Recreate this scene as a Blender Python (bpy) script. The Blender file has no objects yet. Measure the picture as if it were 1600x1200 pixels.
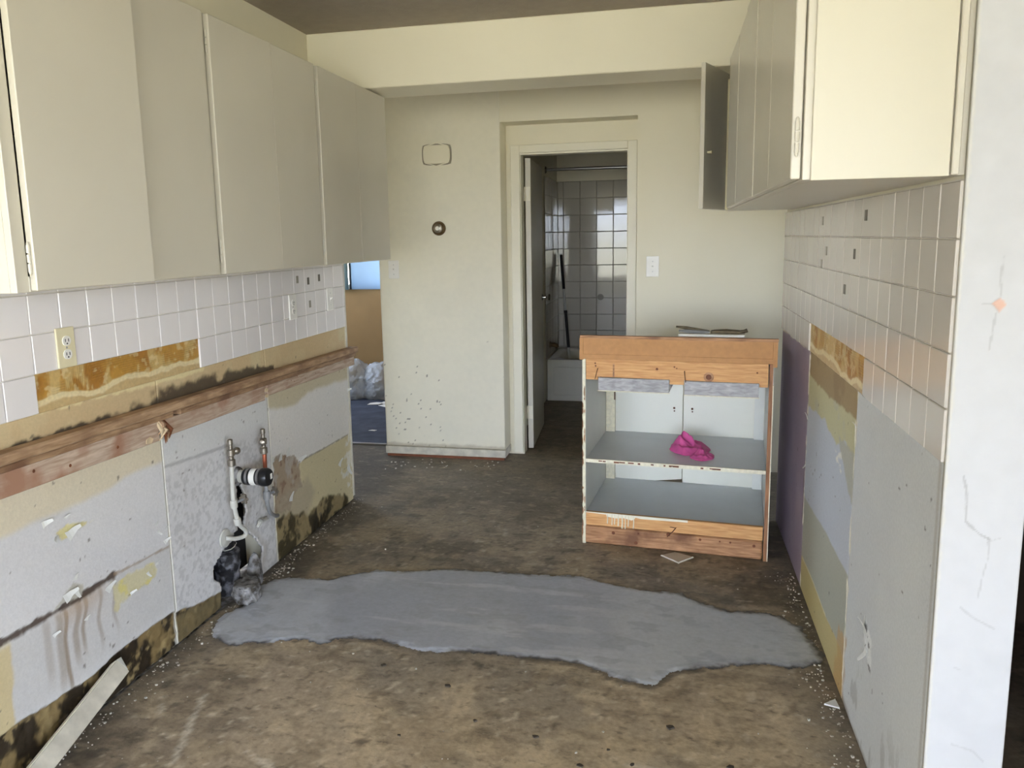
import bpy, bmesh, math, random
import numpy as np
from mathutils import Matrix, Vector

random.seed(7)
scn = bpy.context.scene
COL = scn.collection

# ------------------------------------------------------------------ camera
CAM_H = 1.428
def make_camera():
    yaw, pitch, roll = 0.21904, 0.15444, -0.01878
    cy, sy, cp, sp = math.cos(yaw), math.sin(yaw), math.cos(pitch), math.sin(pitch)
    fwd = Vector((-sy * cp, cy * cp, -sp))
    right = Vector((cy, sy, 0))
    up = right.cross(fwd)
    r2 = right * math.cos(roll) + up * math.sin(roll)
    u2 = -right * math.sin(roll) + up * math.cos(roll)
    cam = bpy.data.cameras.new('camera')
    cam.sensor_fit = 'HORIZONTAL'
    cam.sensor_width = 36.0
    cam.lens = 1214.38 / 1600 * 36.0
    cam.shift_x = 21.94 / 1600
    cam.shift_y = -40.33 / 1600
    cam.clip_start = 0.02
    ob = bpy.data.objects.new('camera', cam)
    m = Matrix((r2, u2, -fwd)).transposed().to_4x4()
    m.translation = Vector((0, 0, CAM_H))
    ob.matrix_world = m
    COL.objects.link(ob)
    scn.camera = ob
make_camera()

# ------------------------------------------------------------------ world: daylight sky over sunlit dry ground
def make_world():
    w = bpy.data.worlds.new('daylight')
    scn.world = w
    w.use_nodes = True
    nt = w.node_tree
    nt.nodes.clear()
    out = nt.nodes.new('ShaderNodeOutputWorld')
    bg = nt.nodes.new('ShaderNodeBackground')
    tc = nt.nodes.new('ShaderNodeTexCoord')
    sep = nt.nodes.new('ShaderNodeSeparateXYZ')
    mr = nt.nodes.new('ShaderNodeMapRange')
    mr.inputs['From Min'].default_value = -1
    mr.inputs['From Max'].default_value = 1
    ramp = nt.nodes.new('ShaderNodeValToRGB')
    el = ramp.color_ramp.elements
    el[0].position = 0.0
    el[0].color = (0.60, 0.52, 0.37, 1)
    el[1].position = 1.0
    el[1].color = (0.55, 0.70, 1.0, 1)
    e = el.new(0.485); e.color = (0.66, 0.59, 0.45, 1)
    e = el.new(0.515); e.color = (0.91, 0.92, 1.0, 1)
    nt.links.new(tc.outputs['Generated'], sep.inputs[0])
    nt.links.new(sep.outputs['Z'], mr.inputs['Value'])
    nt.links.new(mr.outputs['Result'], ramp.inputs['Fac'])
    nt.links.new(ramp.outputs['Color'], bg.inputs['Color'])
    bg.inputs['Strength'].default_value = 11.0
    nt.links.new(bg.outputs[0], out.inputs[0])
make_world()

def window_portal(name, loc, rot, sx, sz):
    l = bpy.data.lights.new(name, 'AREA')
    l.shape = 'RECTANGLE'
    l.size, l.size_y = sx, sz
    l.cycles.is_portal = True
    o = bpy.data.objects.new(name, l)
    o.location = loc
    o.rotation_euler = rot
    COL.objects.link(o)
# window behind the camera (light travels +Y) and window of the far room (light travels -Y)
RW = dict(x0=-4.5, x1=1.9, z0=0.42, z1=2.12, y=-5.2)
window_portal('window_daylight_portal', ((RW['x0'] + RW['x1']) / 2, RW['y'] - 0.16, (RW['z0'] + RW['z1']) / 2),
              (math.radians(90), 0, math.pi), RW['x1'] - RW['x0'], RW['z1'] - RW['z0'])
# patio door in the right wall of the near room and unseen window added to brighten the far room
SW = dict(y0=-4.6, y1=-1.2, z0=0.06, z1=2.25, x=2.4)
window_portal('patio_daylight_portal', (SW['x'] + 0.16, (SW['y0'] + SW['y1']) / 2, (SW['z0'] + SW['z1']) / 2),
              (math.radians(90), 0, math.radians(90)), SW['y1'] - SW['y0'], SW['z1'] - SW['z0'])
HW = dict(y0=3.98, y1=4.62, z0=0.8, z1=1.75, x=2.4)
window_portal('hall_window_daylight_portal', (HW['x'] + 0.16, (HW['y0'] + HW['y1']) / 2, (HW['z0'] + HW['z1']) / 2),
              (math.radians(90), 0, math.radians(90)), HW['y1'] - HW['y0'], HW['z1'] - HW['z0'])
LW = dict(y0=5.35, y1=6.75, z0=0.9, z1=2.1, x=-4.2)
window_portal('added_window_daylight_portal', (LW['x'] - 0.16, (LW['y0'] + LW['y1']) / 2, (LW['z0'] + LW['z1']) / 2),
              (math.radians(90), 0, math.radians(-90)), LW['y1'] - LW['y0'], LW['z1'] - LW['z0'])
FW = dict(x0=-3.7, x1=-2.2, z0=0.946, z1=2.05, y=7.2)
window_portal('far_window_daylight_portal', ((FW['x0'] + FW['x1']) / 2, FW['y'] + 0.16, (FW['z0'] + FW['z1']) / 2),
              (math.radians(90), 0, 0), FW['x1'] - FW['x0'], FW['z1'] - FW['z0'])

scn.view_settings.view_transform = 'Standard'
scn.view_settings.look = 'None'
scn.view_settings.exposure = 1.12
scn.view_settings.gamma = 1.0
scn.view_settings.use_curve_mapping = False

# ------------------------------------------------------------------ helpers: colour and noise
def lin(c):
    c = c / 255.0
    return c / 12.92 if c <= 0.04045 else ((c + 0.055) / 1.055) ** 2.4
def rgb(r, g, b):
    return (lin(r), lin(g), lin(b))
def A(r, g, b):
    return np.array(rgb(r, g, b))

def _hash(ix, iy, seed):
    n = (ix.astype(np.int64) * 374761393 + iy.astype(np.int64) * 668265263 + seed * 974634777) & 0x7fffffff
    n = ((n ^ (n >> 13)) * 1274126177) & 0x7fffffff
    n = (n ^ (n >> 16)) & 0xffff
    return n / 65535.0
def vnoise(x, y, seed=0):
    ix, iy = np.floor(x), np.floor(y)
    fx, fy = x - ix, y - iy
    fx = fx * fx * (3 - 2 * fx)
    fy = fy * fy * (3 - 2 * fy)
    a = _hash(ix, iy, seed); b = _hash(ix + 1, iy, seed)
    c = _hash(ix, iy + 1, seed); d = _hash(ix + 1, iy + 1, seed)
    return (a * (1 - fx) + b * fx) * (1 - fy) + (c * (1 - fx) + d * fx) * fy
def fbm(x, y, s, o=4, seed=0):
    t, amp, tot = np.zeros_like(x), 1.0, 0.0
    for i in range(o):
        t = t + amp * vnoise(x * s, y * s, seed + i * 17)
        tot += amp
        amp *= 0.55
        s *= 2.03
    return t / tot
def sstep(a, b, x):
    t = np.clip((x - a) / (b - a), 0, 1)
    return t * t * (3 - 2 * t)
def poly_sd(x, y, poly):
    """signed distance, positive inside"""
    d = np.full(x.shape, 1e9)
    inside = np.zeros(x.shape, bool)
    n = len(poly)
    for i in range(n):
        ax, ay = poly[i]; bx, by = poly[(i + 1) % n]
        ex, ey = bx - ax, by - ay
        t = np.clip(((x - ax) * ex + (y - ay) * ey) / (ex * ex + ey * ey + 1e-12), 0, 1)
        d = np.minimum(d, np.hypot(x - ax - t * ex, y - ay - t * ey))
        c = (ay > y) != (by > y)
        xi = ex * (y - ay) / (ey if abs(ey) > 1e-9 else 1e-9) + ax
        inside ^= (c & (x < xi))
    return np.where(inside, d, -d)
def pmask(x, y, poly, soft=0.004, warp=0.012, ws=30, seed=3):
    return sstep(-soft, soft, poly_sd(x, y, poly) + (fbm(x, y, ws, 3, seed) - 0.5) * 2 * warp)
def lmask(x, y, pts, width, warp=0.006, ws=40, seed=5):
    d = np.full(x.shape, 1e9)
    for (ax, ay), (bx, by) in zip(pts[:-1], pts[1:]):
        ex, ey = bx - ax, by - ay
        t = np.clip(((x - ax) * ex + (y - ay) * ey) / (ex * ex + ey * ey + 1e-12), 0, 1)
        d = np.minimum(d, np.hypot(x - ax - t * ex, y - ay - t * ey))
    d = d + (fbm(x, y, ws, 3, seed) - 0.5) * 2 * warp
    return 1 - sstep(width * 0.4, width, d)
class Paint:
    def __init__(s, x, y, base):
        s.x, s.y = x, y
        s.c = np.tile(np.array(base, float), (x.size, 1))
        s.h = np.zeros(x.size)
    def over(s, m, col, k=1.0):
        m = (np.clip(m, 0, 1) * k)[:, None]
        s.c = s.c * (1 - m) + np.array(col)[None] * m
    def mul(s, f):
        s.c = s.c * f[:, None]

# ------------------------------------------------------------------ helpers: materials
MATS = {}
def _mat(name):
    m = bpy.data.materials.new(name)
    m.use_nodes = True
    nt = m.node_tree
    b = nt.nodes['Principled BSDF']
    MATS[name] = m
    return m, nt, b
def N(nt, t, **kw):
    n = nt.nodes.new(t)
    for k, v in kw.items():
        n.inputs[k].default_value = v
    return n
def plain(name, col, rough=0.5, metal=0.0, var=0.06, vs=6.0, bump=0.0, bs=200.0, spec=0.5, rnd=0.0, stretch=None):
    """procedural paint-like material: two-scale noise tint, optional bump, optional per-object tint"""
    m, nt, b = _mat(name)
    tc = N(nt, 'ShaderNodeTexCoord')
    co = tc.outputs['Object']
    if stretch:
        mp = N(nt, 'ShaderNodeMapping'); mp.inputs['Scale'].default_value = stretch
        nt.links.new(co, mp.inputs['Vector']); co = mp.outputs['Vector']
    no = N(nt, 'ShaderNodeTexNoise', Scale=vs, Detail=6.0)
    nt.links.new(co, no.inputs['Vector'])
    rp = N(nt, 'ShaderNodeMapRange')
    rp.inputs['From Min'].default_value = 0.25; rp.inputs['From Max'].default_value = 0.75
    rp.inputs['To Min'].default_value = 1 - var; rp.inputs['To Max'].default_value = 1 + var
    nt.links.new(no.outputs['Fac'], rp.inputs['Value'])
    fac = rp.outputs['Result']
    if rnd:
        oi = N(nt, 'ShaderNodeObjectInfo')
        r2 = N(nt, 'ShaderNodeMapRange')
        r2.inputs['To Min'].default_value = 1 - rnd; r2.inputs['To Max'].default_value = 1 + rnd
        nt.links.new(oi.outputs['Random'], r2.inputs['Value'])
        mm = N(nt, 'ShaderNodeMath'); mm.operation = 'MULTIPLY'
        nt.links.new(fac, mm.inputs[0]); nt.links.new(r2.outputs['Result'], mm.inputs[1])
        fac = mm.outputs[0]
    vm = N(nt, 'ShaderNodeVectorMath'); vm.operation = 'SCALE'
    vm.inputs[0].default_value = col
    nt.links.new(fac, vm.inputs['Scale'])
    nt.links.new(vm.outputs['Vector'], b.inputs['Base Color'])
    b.inputs['Roughness'].default_value = rough
    b.inputs['Metallic'].default_value = metal
    b.inputs['Specular IOR Level'].default_value = spec
    if bump:
        nb = N(nt, 'ShaderNodeTexNoise', Scale=bs, Detail=3.0)
        nt.links.new(co, nb.inputs['Vector'])
        bp = N(nt, 'ShaderNodeBump', Strength=bump, Distance=0.003)
        nt.links.new(nb.outputs['Fac'], bp.inputs['Height'])
        nt.links.new(bp.outputs['Normal'], b.inputs['Normal'])
    return m
def painted(name, rough=0.6, fine=0.10, fs=120.0, bump=0.15, bs=160.0, spec=0.35, grime=0.0):
    """material that takes its wear pattern from the 'wear' attribute, with fine noise on top"""
    m, nt, b = _mat(name)
    at = N(nt, 'ShaderNodeAttribute'); at.attribute_name = 'wear'
    tc = N(nt, 'ShaderNodeTexCoord')
    no = N(nt, 'ShaderNodeTexNoise', Scale=fs, Detail=4.0)
    nt.links.new(tc.outputs['Object'], no.inputs['Vector'])
    rp = N(nt, 'ShaderNodeMapRange')
    rp.inputs['From Min'].default_value = 0.25; rp.inputs['From Max'].default_value = 0.75
    rp.inputs['To Min'].default_value = 1 - fine; rp.inputs['To Max'].default_value = 1 + fine
    nt.links.new(no.outputs['Fac'], rp.inputs['Value'])
    vm = N(nt, 'ShaderNodeVectorMath'); vm.operation = 'SCALE'
    nt.links.new(at.outputs['Color'], vm.inputs[0])
    nt.links.new(rp.outputs['Result'], vm.inputs['Scale'])
    src = vm.outputs['Vector']
    if grime:
        # streaky trowel marks, dark pits and pale dust of bare concrete
        for sc, st, lo, hi, colr, k in ((9.0, (0.75, 1.2, 1), 0.52, 0.70, rgb(64, 56, 46), 0.75), (30.0, (0.7, 1.3, 1), 0.56, 0.70, rgb(78, 70, 60), 0.8),
                                        (17.0, (0.7, 1.3, 1), 0.56, 0.70, rgb(182, 168, 142), 0.6), (75.0, (1, 1, 1), 0.64, 0.72, rgb(52, 46, 40), 0.8), (60.0, (0.8, 1.2, 1), 0.66, 0.74, rgb(200, 190, 170), 0.7)):
            mp = N(nt, 'ShaderNodeMapping'); mp.inputs['Scale'].default_value = st; mp.inputs['Location'].default_value = (sc, sc * 2, 0)
            nt.links.new(tc.outputs['Object'], mp.inputs['Vector'])
            ng = N(nt, 'ShaderNodeTexNoise', Scale=sc, Detail=7.0, Roughness=0.6)
            nt.links.new(mp.outputs['Vector'], ng.inputs['Vector'])
            rg = N(nt, 'ShaderNodeMapRange')
            rg.inputs['From Min'].default_value = lo; rg.inputs['From Max'].default_value = hi
            rg.inputs['To Min'].default_value = 0.0; rg.inputs['To Max'].default_value = k * grime
            nt.links.new(ng.outputs['Fac'], rg.inputs['Value'])
            mx = N(nt, 'ShaderNodeMix'); mx.data_type = 'RGBA'
            nt.links.new(rg.outputs['Result'], mx.inputs['Factor'])
            nt.links.new(src, mx.inputs['A'])
            mx.inputs['B'].default_value = (*colr, 1)
            src = mx.outputs['Result']
    nt.links.new(src, b.inputs['Base Color'])
    b.inputs['Roughness'].default_value = rough
    b.inputs['Specular IOR Level'].default_value = spec
    nb = N(nt, 'ShaderNodeTexNoise', Scale=bs, Detail=4.0)
    nt.links.new(tc.outputs['Object'], nb.inputs['Vector'])
    bp = N(nt, 'ShaderNodeBump', Strength=bump, Distance=0.004)
    nt.links.new(nb.outputs['Fac'], bp.inputs['Height'])
    nt.links.new(bp.outputs['Normal'], b.inputs['Normal'])
    return m
def wood(name, c1, c2, scale=(1, 12, 12), rough=0.6, ns=9.0, dirt=None):
    m, nt, b = _mat(name)
    tc = N(nt, 'ShaderNodeTexCoord')
    mp = N(nt, 'ShaderNodeMapping'); mp.inputs['Scale'].default_value = scale
    nt.links.new(tc.outputs['Object'], mp.inputs['Vector'])
    no = N(nt, 'ShaderNodeTexNoise', Scale=ns, Detail=5.0, Distortion=0.6)
    nt.links.new(mp.outputs['Vector'], no.inputs['Vector'])
    rp = N(nt, 'ShaderNodeValToRGB')
    rp.color_ramp.elements[0].position = 0.35; rp.color_ramp.elements[0].color = (*c1, 1)
    rp.color_ramp.elements[1].position = 0.68; rp.color_ramp.elements[1].color = (*c2, 1)
    nt.links.new(no.outputs['Fac'], rp.inputs['Fac'])
    src = rp.outputs['Color']
    if dirt:
        n2 = N(nt, 'ShaderNodeTexNoise', Scale=7.0, Detail=5.0)
        nt.links.new(tc.outputs['Object'], n2.inputs['Vector'])
        r2 = N(nt, 'ShaderNodeValToRGB')
        r2.color_ramp.elements[0].position = 0.50; r2.color_ramp.elements[0].color = (0, 0, 0, 1)
        r2.color_ramp.elements[1].position = 0.68; r2.color_ramp.elements[1].color = (1, 1, 1, 1)
        nt.links.new(n2.outputs['Fac'], r2.inputs['Fac'])
        mx = N(nt, 'ShaderNodeMix'); mx.data_type = 'RGBA'
        nt.links.new(r2.outputs['Color'], mx.inputs['Factor'])
        nt.links.new(src, mx.inputs['A'])
        mx.inputs['B'].default_value = (*dirt, 1)
        src = mx.outputs['Result']
    nt.links.new(src, b.inputs['Base Color'])
    b.inputs['Roughness'].default_value = rough
    bp = N(nt, 'ShaderNodeBump', Strength=0.2, Distance=0.002)
    nt.links.new(no.outputs['Fac'], bp.inputs['Height'])
    nt.links.new(bp.outputs['Normal'], b.inputs['Normal'])
    return m
def thin_glass(name, tint=(0.9, 0.95, 1.0), refl=0.06):
    m, nt, b = _mat(name)
    nt.nodes.remove(b)
    out = nt.nodes['Material Output']
    tr = N(nt, 'ShaderNodeBsdfTransparent'); tr.inputs['Color'].default_value = (*tint, 1)
    gl = N(nt, 'ShaderNodeBsdfGlossy', Roughness=0.02)
    mx = N(nt, 'ShaderNodeMixShader'); mx.inputs[0].default_value = refl
    nt.links.new(tr.outputs[0], mx.inputs[1]); nt.links.new(gl.outputs[0], mx.inputs[2])
    nt.links.new(mx.outputs[0], out.inputs['Surface'])
    return m
def translucent(name, col, trans, mixf=0.5, rough=0.4):
    m, nt, b = _mat(name)
    out = nt.nodes['Material Output']
    b.inputs['Base Color'].default_value = (*col, 1)
    b.inputs['Roughness'].default_value = rough
    no = N(nt, 'ShaderNodeTexNoise', Scale=30.0, Detail=3.0)
    bp = N(nt, 'ShaderNodeBump', Strength=0.15, Distance=0.004)
    nt.links.new(no.outputs['Fac'], bp.inputs['Height'])
    nt.links.new(bp.outputs['Normal'], b.inputs['Normal'])
    tr = N(nt, 'ShaderNodeBsdfTranslucent'); tr.inputs['Color'].default_value = (*trans, 1)
    mx = N(nt, 'ShaderNodeMixShader'); mx.inputs[0].default_value = mixf
    nt.links.new(b.outputs[0], mx.inputs[1]); nt.links.new(tr.outputs[0], mx.inputs[2])
    nt.links.new(mx.outputs[0], out.inputs['Surface'])
    return m

M_CAB = plain('cabinet_paint', rgb(206, 200, 184), rough=0.30, var=0.03, vs=3, bump=0.03, bs=60)
M_CABIN = plain('cabinet_inside', rgb(120, 98, 70), rough=0.7)
M_WALL = plain('cream_wall_paint', rgb(232, 225, 202), rough=0.55, var=0.025, vs=2.5, bump=0.05, bs=250)
M_BEAM = plain('beam_paint', rgb(236, 229, 206), rough=0.5, var=0.025, vs=3, bump=0.05, bs=200)
M_CEIL = plain('stipple_ceiling', rgb(168, 158, 144), rough=0.95, var=0.06, vs=20, bump=0.6, bs=90)
M_TILE = plain('glazed_wall_tile', rgb(232, 227, 225), rough=0.14, var=0.015, vs=4, rnd=0.035)
M_GROUT = plain('grout', rgb(222, 216, 204), rough=0.8, var=0.05, vs=30)
M_BTILE = plain('bathroom_tile', rgb(196, 190, 176), rough=0.06, var=0.02, vs=3, bump=0.12, bs=9, rnd=0.03)
M_BGROUT = plain('bathroom_grout', rgb(165, 158, 142), rough=0.8)
M_LWALL = painted('worn_drywall', rough=0.6, fine=0.06)
M_ADH = painted('tile_adhesive', rough=0.4, fine=0.12, fs=90, spec=0.5)
FLOOR_GAIN = 1.25
M_FLOOR = painted('stained_concrete', rough=0.62, fine=0.20, fs=55, bump=0.22, bs=90, spec=0.4, grime=0.75)
M_PATCH = painted('fresh_cement', rough=0.5, fine=0.08, fs=60, bump=0.10, bs=120, spec=0.4, grime=0.10)
M_PLAST = painted('cracked_plaster', rough=0.6, fine=0.02, fs=30, bump=0.04, bs=60)
M_PINE = wood('pine_board', rgb(196, 140, 84), rgb(222, 172, 112), (1.2, 14, 14))
M_PARTICLE = plain('fibre_board', rgb(188, 138, 88), rough=0.7, var=0.10, vs=40, bump=0.1, bs=300)
M_PINEDARK = wood('stained_pine', rgb(150, 104, 66), rgb(196, 148, 106), (1.2, 12, 12), dirt=rgb(120, 80, 52))
M_RAIL = wood('old_rail_wood', rgb(134, 102, 74), rgb(178, 146, 112), (10, 1.0, 10), dirt=rgb(116, 84, 62))
M_RAILPALE = wood('old_pale_board', rgb(170, 144, 122), rgb(206, 186, 166), (10, 1.0, 10), dirt=rgb(164, 124, 100))
M_RAILTOP = wood('rail_top_wood', rgb(150, 118, 88), rgb(192, 160, 126), (10, 1.0, 10), dirt=rgb(136, 104, 78))
M_PLY = wood('plywood_edge', rgb(128, 84, 52), rgb(170, 120, 78), (14, 14, 1.2))
M_CRAWPAINT = plain('chipped_white_edge', rgb(226, 218, 190), rough=0.5, var=0.15, vs=60)
M_SHELF = plain('grey_shelf_paint', rgb(196, 199, 200), rough=0.30, var=0.05, vs=8)
M_INSIDE = plain('white_inside_paint', rgb(218, 218, 210), rough=0.4, var=0.04, vs=5)
M_DOORIN = plain('base_door_paint', rgb(224, 222, 208), rough=0.4, var=0.03, vs=5)
M_LAM = wood('marbled_laminate', rgb(140, 138, 138), rgb(180, 178, 178), (4, 4, 14), rough=0.3, ns=6)
M_DARK = plain('hole_shade', rgb(34, 30, 26), rough=0.9)
M_BLACK = plain('black_rubber', rgb(26, 26, 28), rough=0.35)
def mottled(name, c1, c2, lo, hi, scale, rough, bump):
    m, nt, b = _mat(name)
    tc = N(nt, 'ShaderNodeTexCoord')
    no = N(nt, 'ShaderNodeTexNoise', Scale=scale, Detail=6.0)
    nt.links.new(tc.outputs['Object'], no.inputs['Vector'])
    rp = N(nt, 'ShaderNodeValToRGB')
    rp.color_ramp.elements[0].position = lo; rp.color_ramp.elements[0].color = (*c1, 1)
    rp.color_ramp.elements[1].position = hi; rp.color_ramp.elements[1].color = (*c2, 1)
    nt.links.new(no.outputs['Fac'], rp.inputs['Fac'])
    nt.links.new(rp.outputs['Color'], b.inputs['Base Color'])
    b.inputs['Roughness'].default_value = rough
    bp = N(nt, 'ShaderNodeBump', Strength=bump, Distance=0.01)
    nt.links.new(no.outputs['Fac'], bp.inputs['Height'])
    nt.links.new(bp.outputs['Normal'], b.inputs['Normal'])
    return m
M_IRON = mottled('cast_iron', rgb(26, 25, 27), rgb(128, 128, 134), 0.48, 0.66, 26, 0.6, 0.9)
M_NICKEL = plain('dull_nickel', rgb(150, 142, 130), rough=0.35, metal=0.9, var=0.15, vs=40)
M_PIPEW = plain('painted_pipe', rgb(186, 184, 174), rough=0.4, var=0.1, vs=30)
M_PIPEG = plain('grey_pipe', rgb(132, 132, 132), rough=0.45, var=0.12, vs=30)
M_COPPER = plain('copper', rgb(178, 104, 78), rough=0.4, metal=0.8)
M_STEEL = plain('steel_clamp', rgb(170, 170, 172), rough=0.3, metal=1.0)
M_CHROME = plain('chrome', rgb(200, 200, 200), rough=0.12, metal=1.0, var=0.02)
M_PLATE = plain('beige_plate', rgb(226, 216, 180), rough=0.35, var=0.02)
M_PLATEW = plain('white_plate', rgb(234, 231, 224), rough=0.35, var=0.02)
M_BRONZE = plain('bronze_ring', rgb(104, 84, 58), rough=0.35, metal=0.7)
M_TRIM = plain('white_trim', rgb(230, 224, 204), rough=0.4, var=0.03)
M_TRIMDIRT = plain('dirty_trim', rgb(200, 194, 178), rough=0.6, var=0.25, vs=16)
M_BROWNW = plain('brown_wall', rgb(150, 120, 76), rough=0.8)
M_CARPET = plain('navy_carpet', rgb(66, 72, 86), rough=0.98, var=0.35, vs=9, bump=0.8, bs=300)
M_PINK = plain('pink_cloth', rgb(216, 92, 154), rough=0.6, var=0.12, vs=25)
M_TOOL = plain('rusty_steel', rgb(110, 100, 80), rough=0.55, metal=0.5, var=0.3, vs=40)
M_PAPER = plain('white_card', rgb(232, 230, 222), rough=0.7)
M_SHARD = plain('beige_shard', rgb(186, 178, 160), rough=0.5)
M_CRUMB = plain('plaster_crumb', rgb(180, 174, 160), rough=0.9, var=0.2, vs=60)
M_CHIP = plain('paint_flake', rgb(216, 216, 210), rough=0.5)
M_TUB = plain('tub_enamel', rgb(214, 210, 196), rough=0.15, var=0.03)
M_GLASS = thin_glass('window_glass')
def plastic(name):
    m, nt, b = _mat(name)
    out = nt.nodes['Material Output']
    b.inputs['Base Color'].default_value = (*rgb(206, 212, 216), 1)
    b.inputs['Roughness'].default_value = 0.18
    no = N(nt, 'ShaderNodeTexNoise', Scale=14.0, Detail=5.0)
    bp = N(nt, 'ShaderNodeBump', Strength=0.8, Distance=0.02)
    nt.links.new(no.outputs['Fac'], bp.inputs['Height'])
    nt.links.new(bp.outputs['Normal'], b.inputs['Normal'])
    tr = N(nt, 'ShaderNodeBsdfTransparent')
    mx = N(nt, 'ShaderNodeMixShader'); mx.inputs[0].default_value = 0.42
    nt.links.new(b.outputs[0], mx.inputs[1]); nt.links.new(tr.outputs[0], mx.inputs[2])
    nt.links.new(mx.outputs[0], out.inputs['Surface'])
    return m
M_BAG = plastic('clear_plastic_bag')
M_BLIND = translucent('added_blue_blind', rgb(190, 206, 216), (0.25, 0.30, 0.345), 0.8, 0.9)
M_CURTAIN = translucent('grey_green_curtain', rgb(150, 166, 160), (0.15, 0.18, 0.18), 0.8, 0.9)
M_STONE = mottled('grey_mortar', rgb(66, 60, 52), rgb(148, 146, 144), 0.38, 0.62, 28, 0.9, 1.0)
M_SPLINT = plain('raw_splinter', rgb(206, 184, 150), rough=0.8, var=0.2, vs=40)
M_KNOT = plain('wood_knot', rgb(112, 62, 30), rough=0.6, var=0.3, vs=60)
M_KNOTDARK = plain('dark_pit', rgb(72, 64, 54), rough=0.9, var=0.3, vs=60)
M_DROP = plain('paint_drip', rgb(236, 230, 206), rough=0.3, var=0.02)
M_RUST = plain('rusty_nail', rgb(100, 66, 44), rough=0.6, metal=0.4)
M_PAD = plain('adhesive_pad', rgb(110, 104, 94), rough=0.8)
M_PADL = plain('faded_pad', rgb(150, 144, 130), rough=0.8)
M_ALCOVESHADE = plain('alcove_shade', rgb(58, 44, 28), rough=0.7, var=0.2, vs=4, stretch=(6, 6, 0.5))  # dark brown stands in for the shade inside the alcove
M_POLEW = plain('pole_white', rgb(206, 206, 200), rough=0.3)
M_REDBASE = plain('red_brown_edge', rgb(124, 74, 50), rough=0.8, var=0.3, vs=20)

# ------------------------------------------------------------------ helpers: meshes and objects
class MB:
    def __init__(s):
        s.v, s.f = [], []
    def add(s, vs, fs):
        b = len(s.v)
        s.v += [tuple(p) for p in vs]
        s.f += [tuple(b + i for i in q) for q in fs]
        return s
    def box(s, x0, x1, y0, y1, z0, z1):
        v = [(x0, y0, z0), (x1, y0, z0), (x1, y1, z0), (x0, y1, z0), (x0, y0, z1), (x1, y0, z1), (x1, y1, z1), (x0, y1, z1)]
        return s.add(v, [(0, 3, 2, 1), (4, 5, 6, 7), (0, 1, 5, 4), (1, 2, 6, 5), (2, 3, 7, 6), (3, 0, 4, 7)])
    def prism(s, poly, fn, a, b):
        """poly: ccw 2-D points; fn(u, v, w) -> xyz ; extruded from w=a to w=b"""
        n = len(poly)
        v = [fn(p[0], p[1], a) for p in poly] + [fn(p[0], p[1], b) for p in poly]
        f = [tuple(range(n))[::-1], tuple(range(n, 2 * n))]
        f += [(i, (i + 1) % n, n + (i + 1) % n, n + i) for i in range(n)]
        return s.add(v, f)
    def tube(s, path, r, seg=10, cap=True):
        path = [Vector(p) for p in path]
        rs = r if isinstance(r, (list, tuple)) else [r] * len(path)
        rings, up = [], None
        for i, p in enumerate(path):
            t = (path[min(i + 1, len(path) - 1)] - path[max(i - 1, 0)]).normalized()
            if up is None:
                up = Vector((0, 0, 1)) if abs(t.z) < 0.9 else Vector((1, 0, 0))
            a = t.cross(up).normalized()
            b = a.cross(t).normalized()
            up = b
            rings.append([p + (a * math.cos(2 * math.pi * k / seg) + b * math.sin(2 * math.pi * k / seg)) * rs[i] for k in range(seg)])
        v = [q for ring in rings for q in ring]
        f = []
        for i in range(len(rings) - 1):
            for k in range(seg):
                a0, a1 = i * seg + k, i * seg + (k + 1) % seg
                f.append((a0, a1, a1 + seg, a0 + seg))
        if cap:
            f.append(tuple(range(seg))[::-1])
            f.append(tuple((len(rings) - 1) * seg + k for k in range(seg)))
        return s.add(v, f)
    def lathe(s, prof, origin, axis, seg=20):
        o = Vector(origin); ax = Vector(axis).normalized()
        return s.tube([o + ax * h for r, h in prof], [max(r, 1e-4) for r, h in prof], seg)
    def xf(s, m):
        s.v = [tuple(m @ Vector(p)) for p in s.v]
        return s
    def mesh(s, name, bevel=0.0, smooth=False, segs=1):
        me = bpy.data.meshes.new(name)
        me.from_pydata(s.v, [], s.f)
        bm = bmesh.new()
        bm.from_mesh(me)
        bmesh.ops.recalc_face_normals(bm, faces=bm.faces)
        if bevel:
            es = [e for e in bm.edges if len(e.link_faces) == 2 and e.calc_face_angle(0) > 0.5]
            bmesh.ops.bevel(bm, geom=es, offset=bevel, segments=segs, affect='EDGES', profile=0.5)
        bm.to_mesh(me)
        bm.free()
        if smooth:
            me.polygons.foreach_set('use_smooth', [True] * len(me.polygons))
            me.set_sharp_from_angle(angle=0.7)
        return me
WM = {}
def tag(o, label=None, cat=None, group=None, kind=None):
    if label: o['label'] = label
    if cat: o['category'] = cat
    if group: o['group'] = group
    if kind: o['kind'] = kind
    return o
def put(name, me, mat, parent=None, loc=None, rot=None, local=False):
    o = bpy.data.objects.new(name, me)
    if mat and not me.materials: me.materials.append(mat)
    if loc: o.location = loc
    if rot: o.rotation_euler = rot
    COL.objects.link(o)
    wm = Matrix.LocRotScale(o.location, o.rotation_euler, None)
    if parent:
        o.parent = parent
        if local:
            WM[o.name] = WM[parent.name] @ wm
        else:
            o.matrix_parent_inverse = WM[parent.name].inverted()
            WM[o.name] = wm
    else:
        WM[o.name] = wm
    return o
def P(name, mb, mat, parent=None, bevel=0.0, smooth=False, local=False, loc=None, rot=None, segs=1):
    return put(name, mb.mesh(name, bevel, smooth, segs), mat, parent, loc, rot, local)
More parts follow.
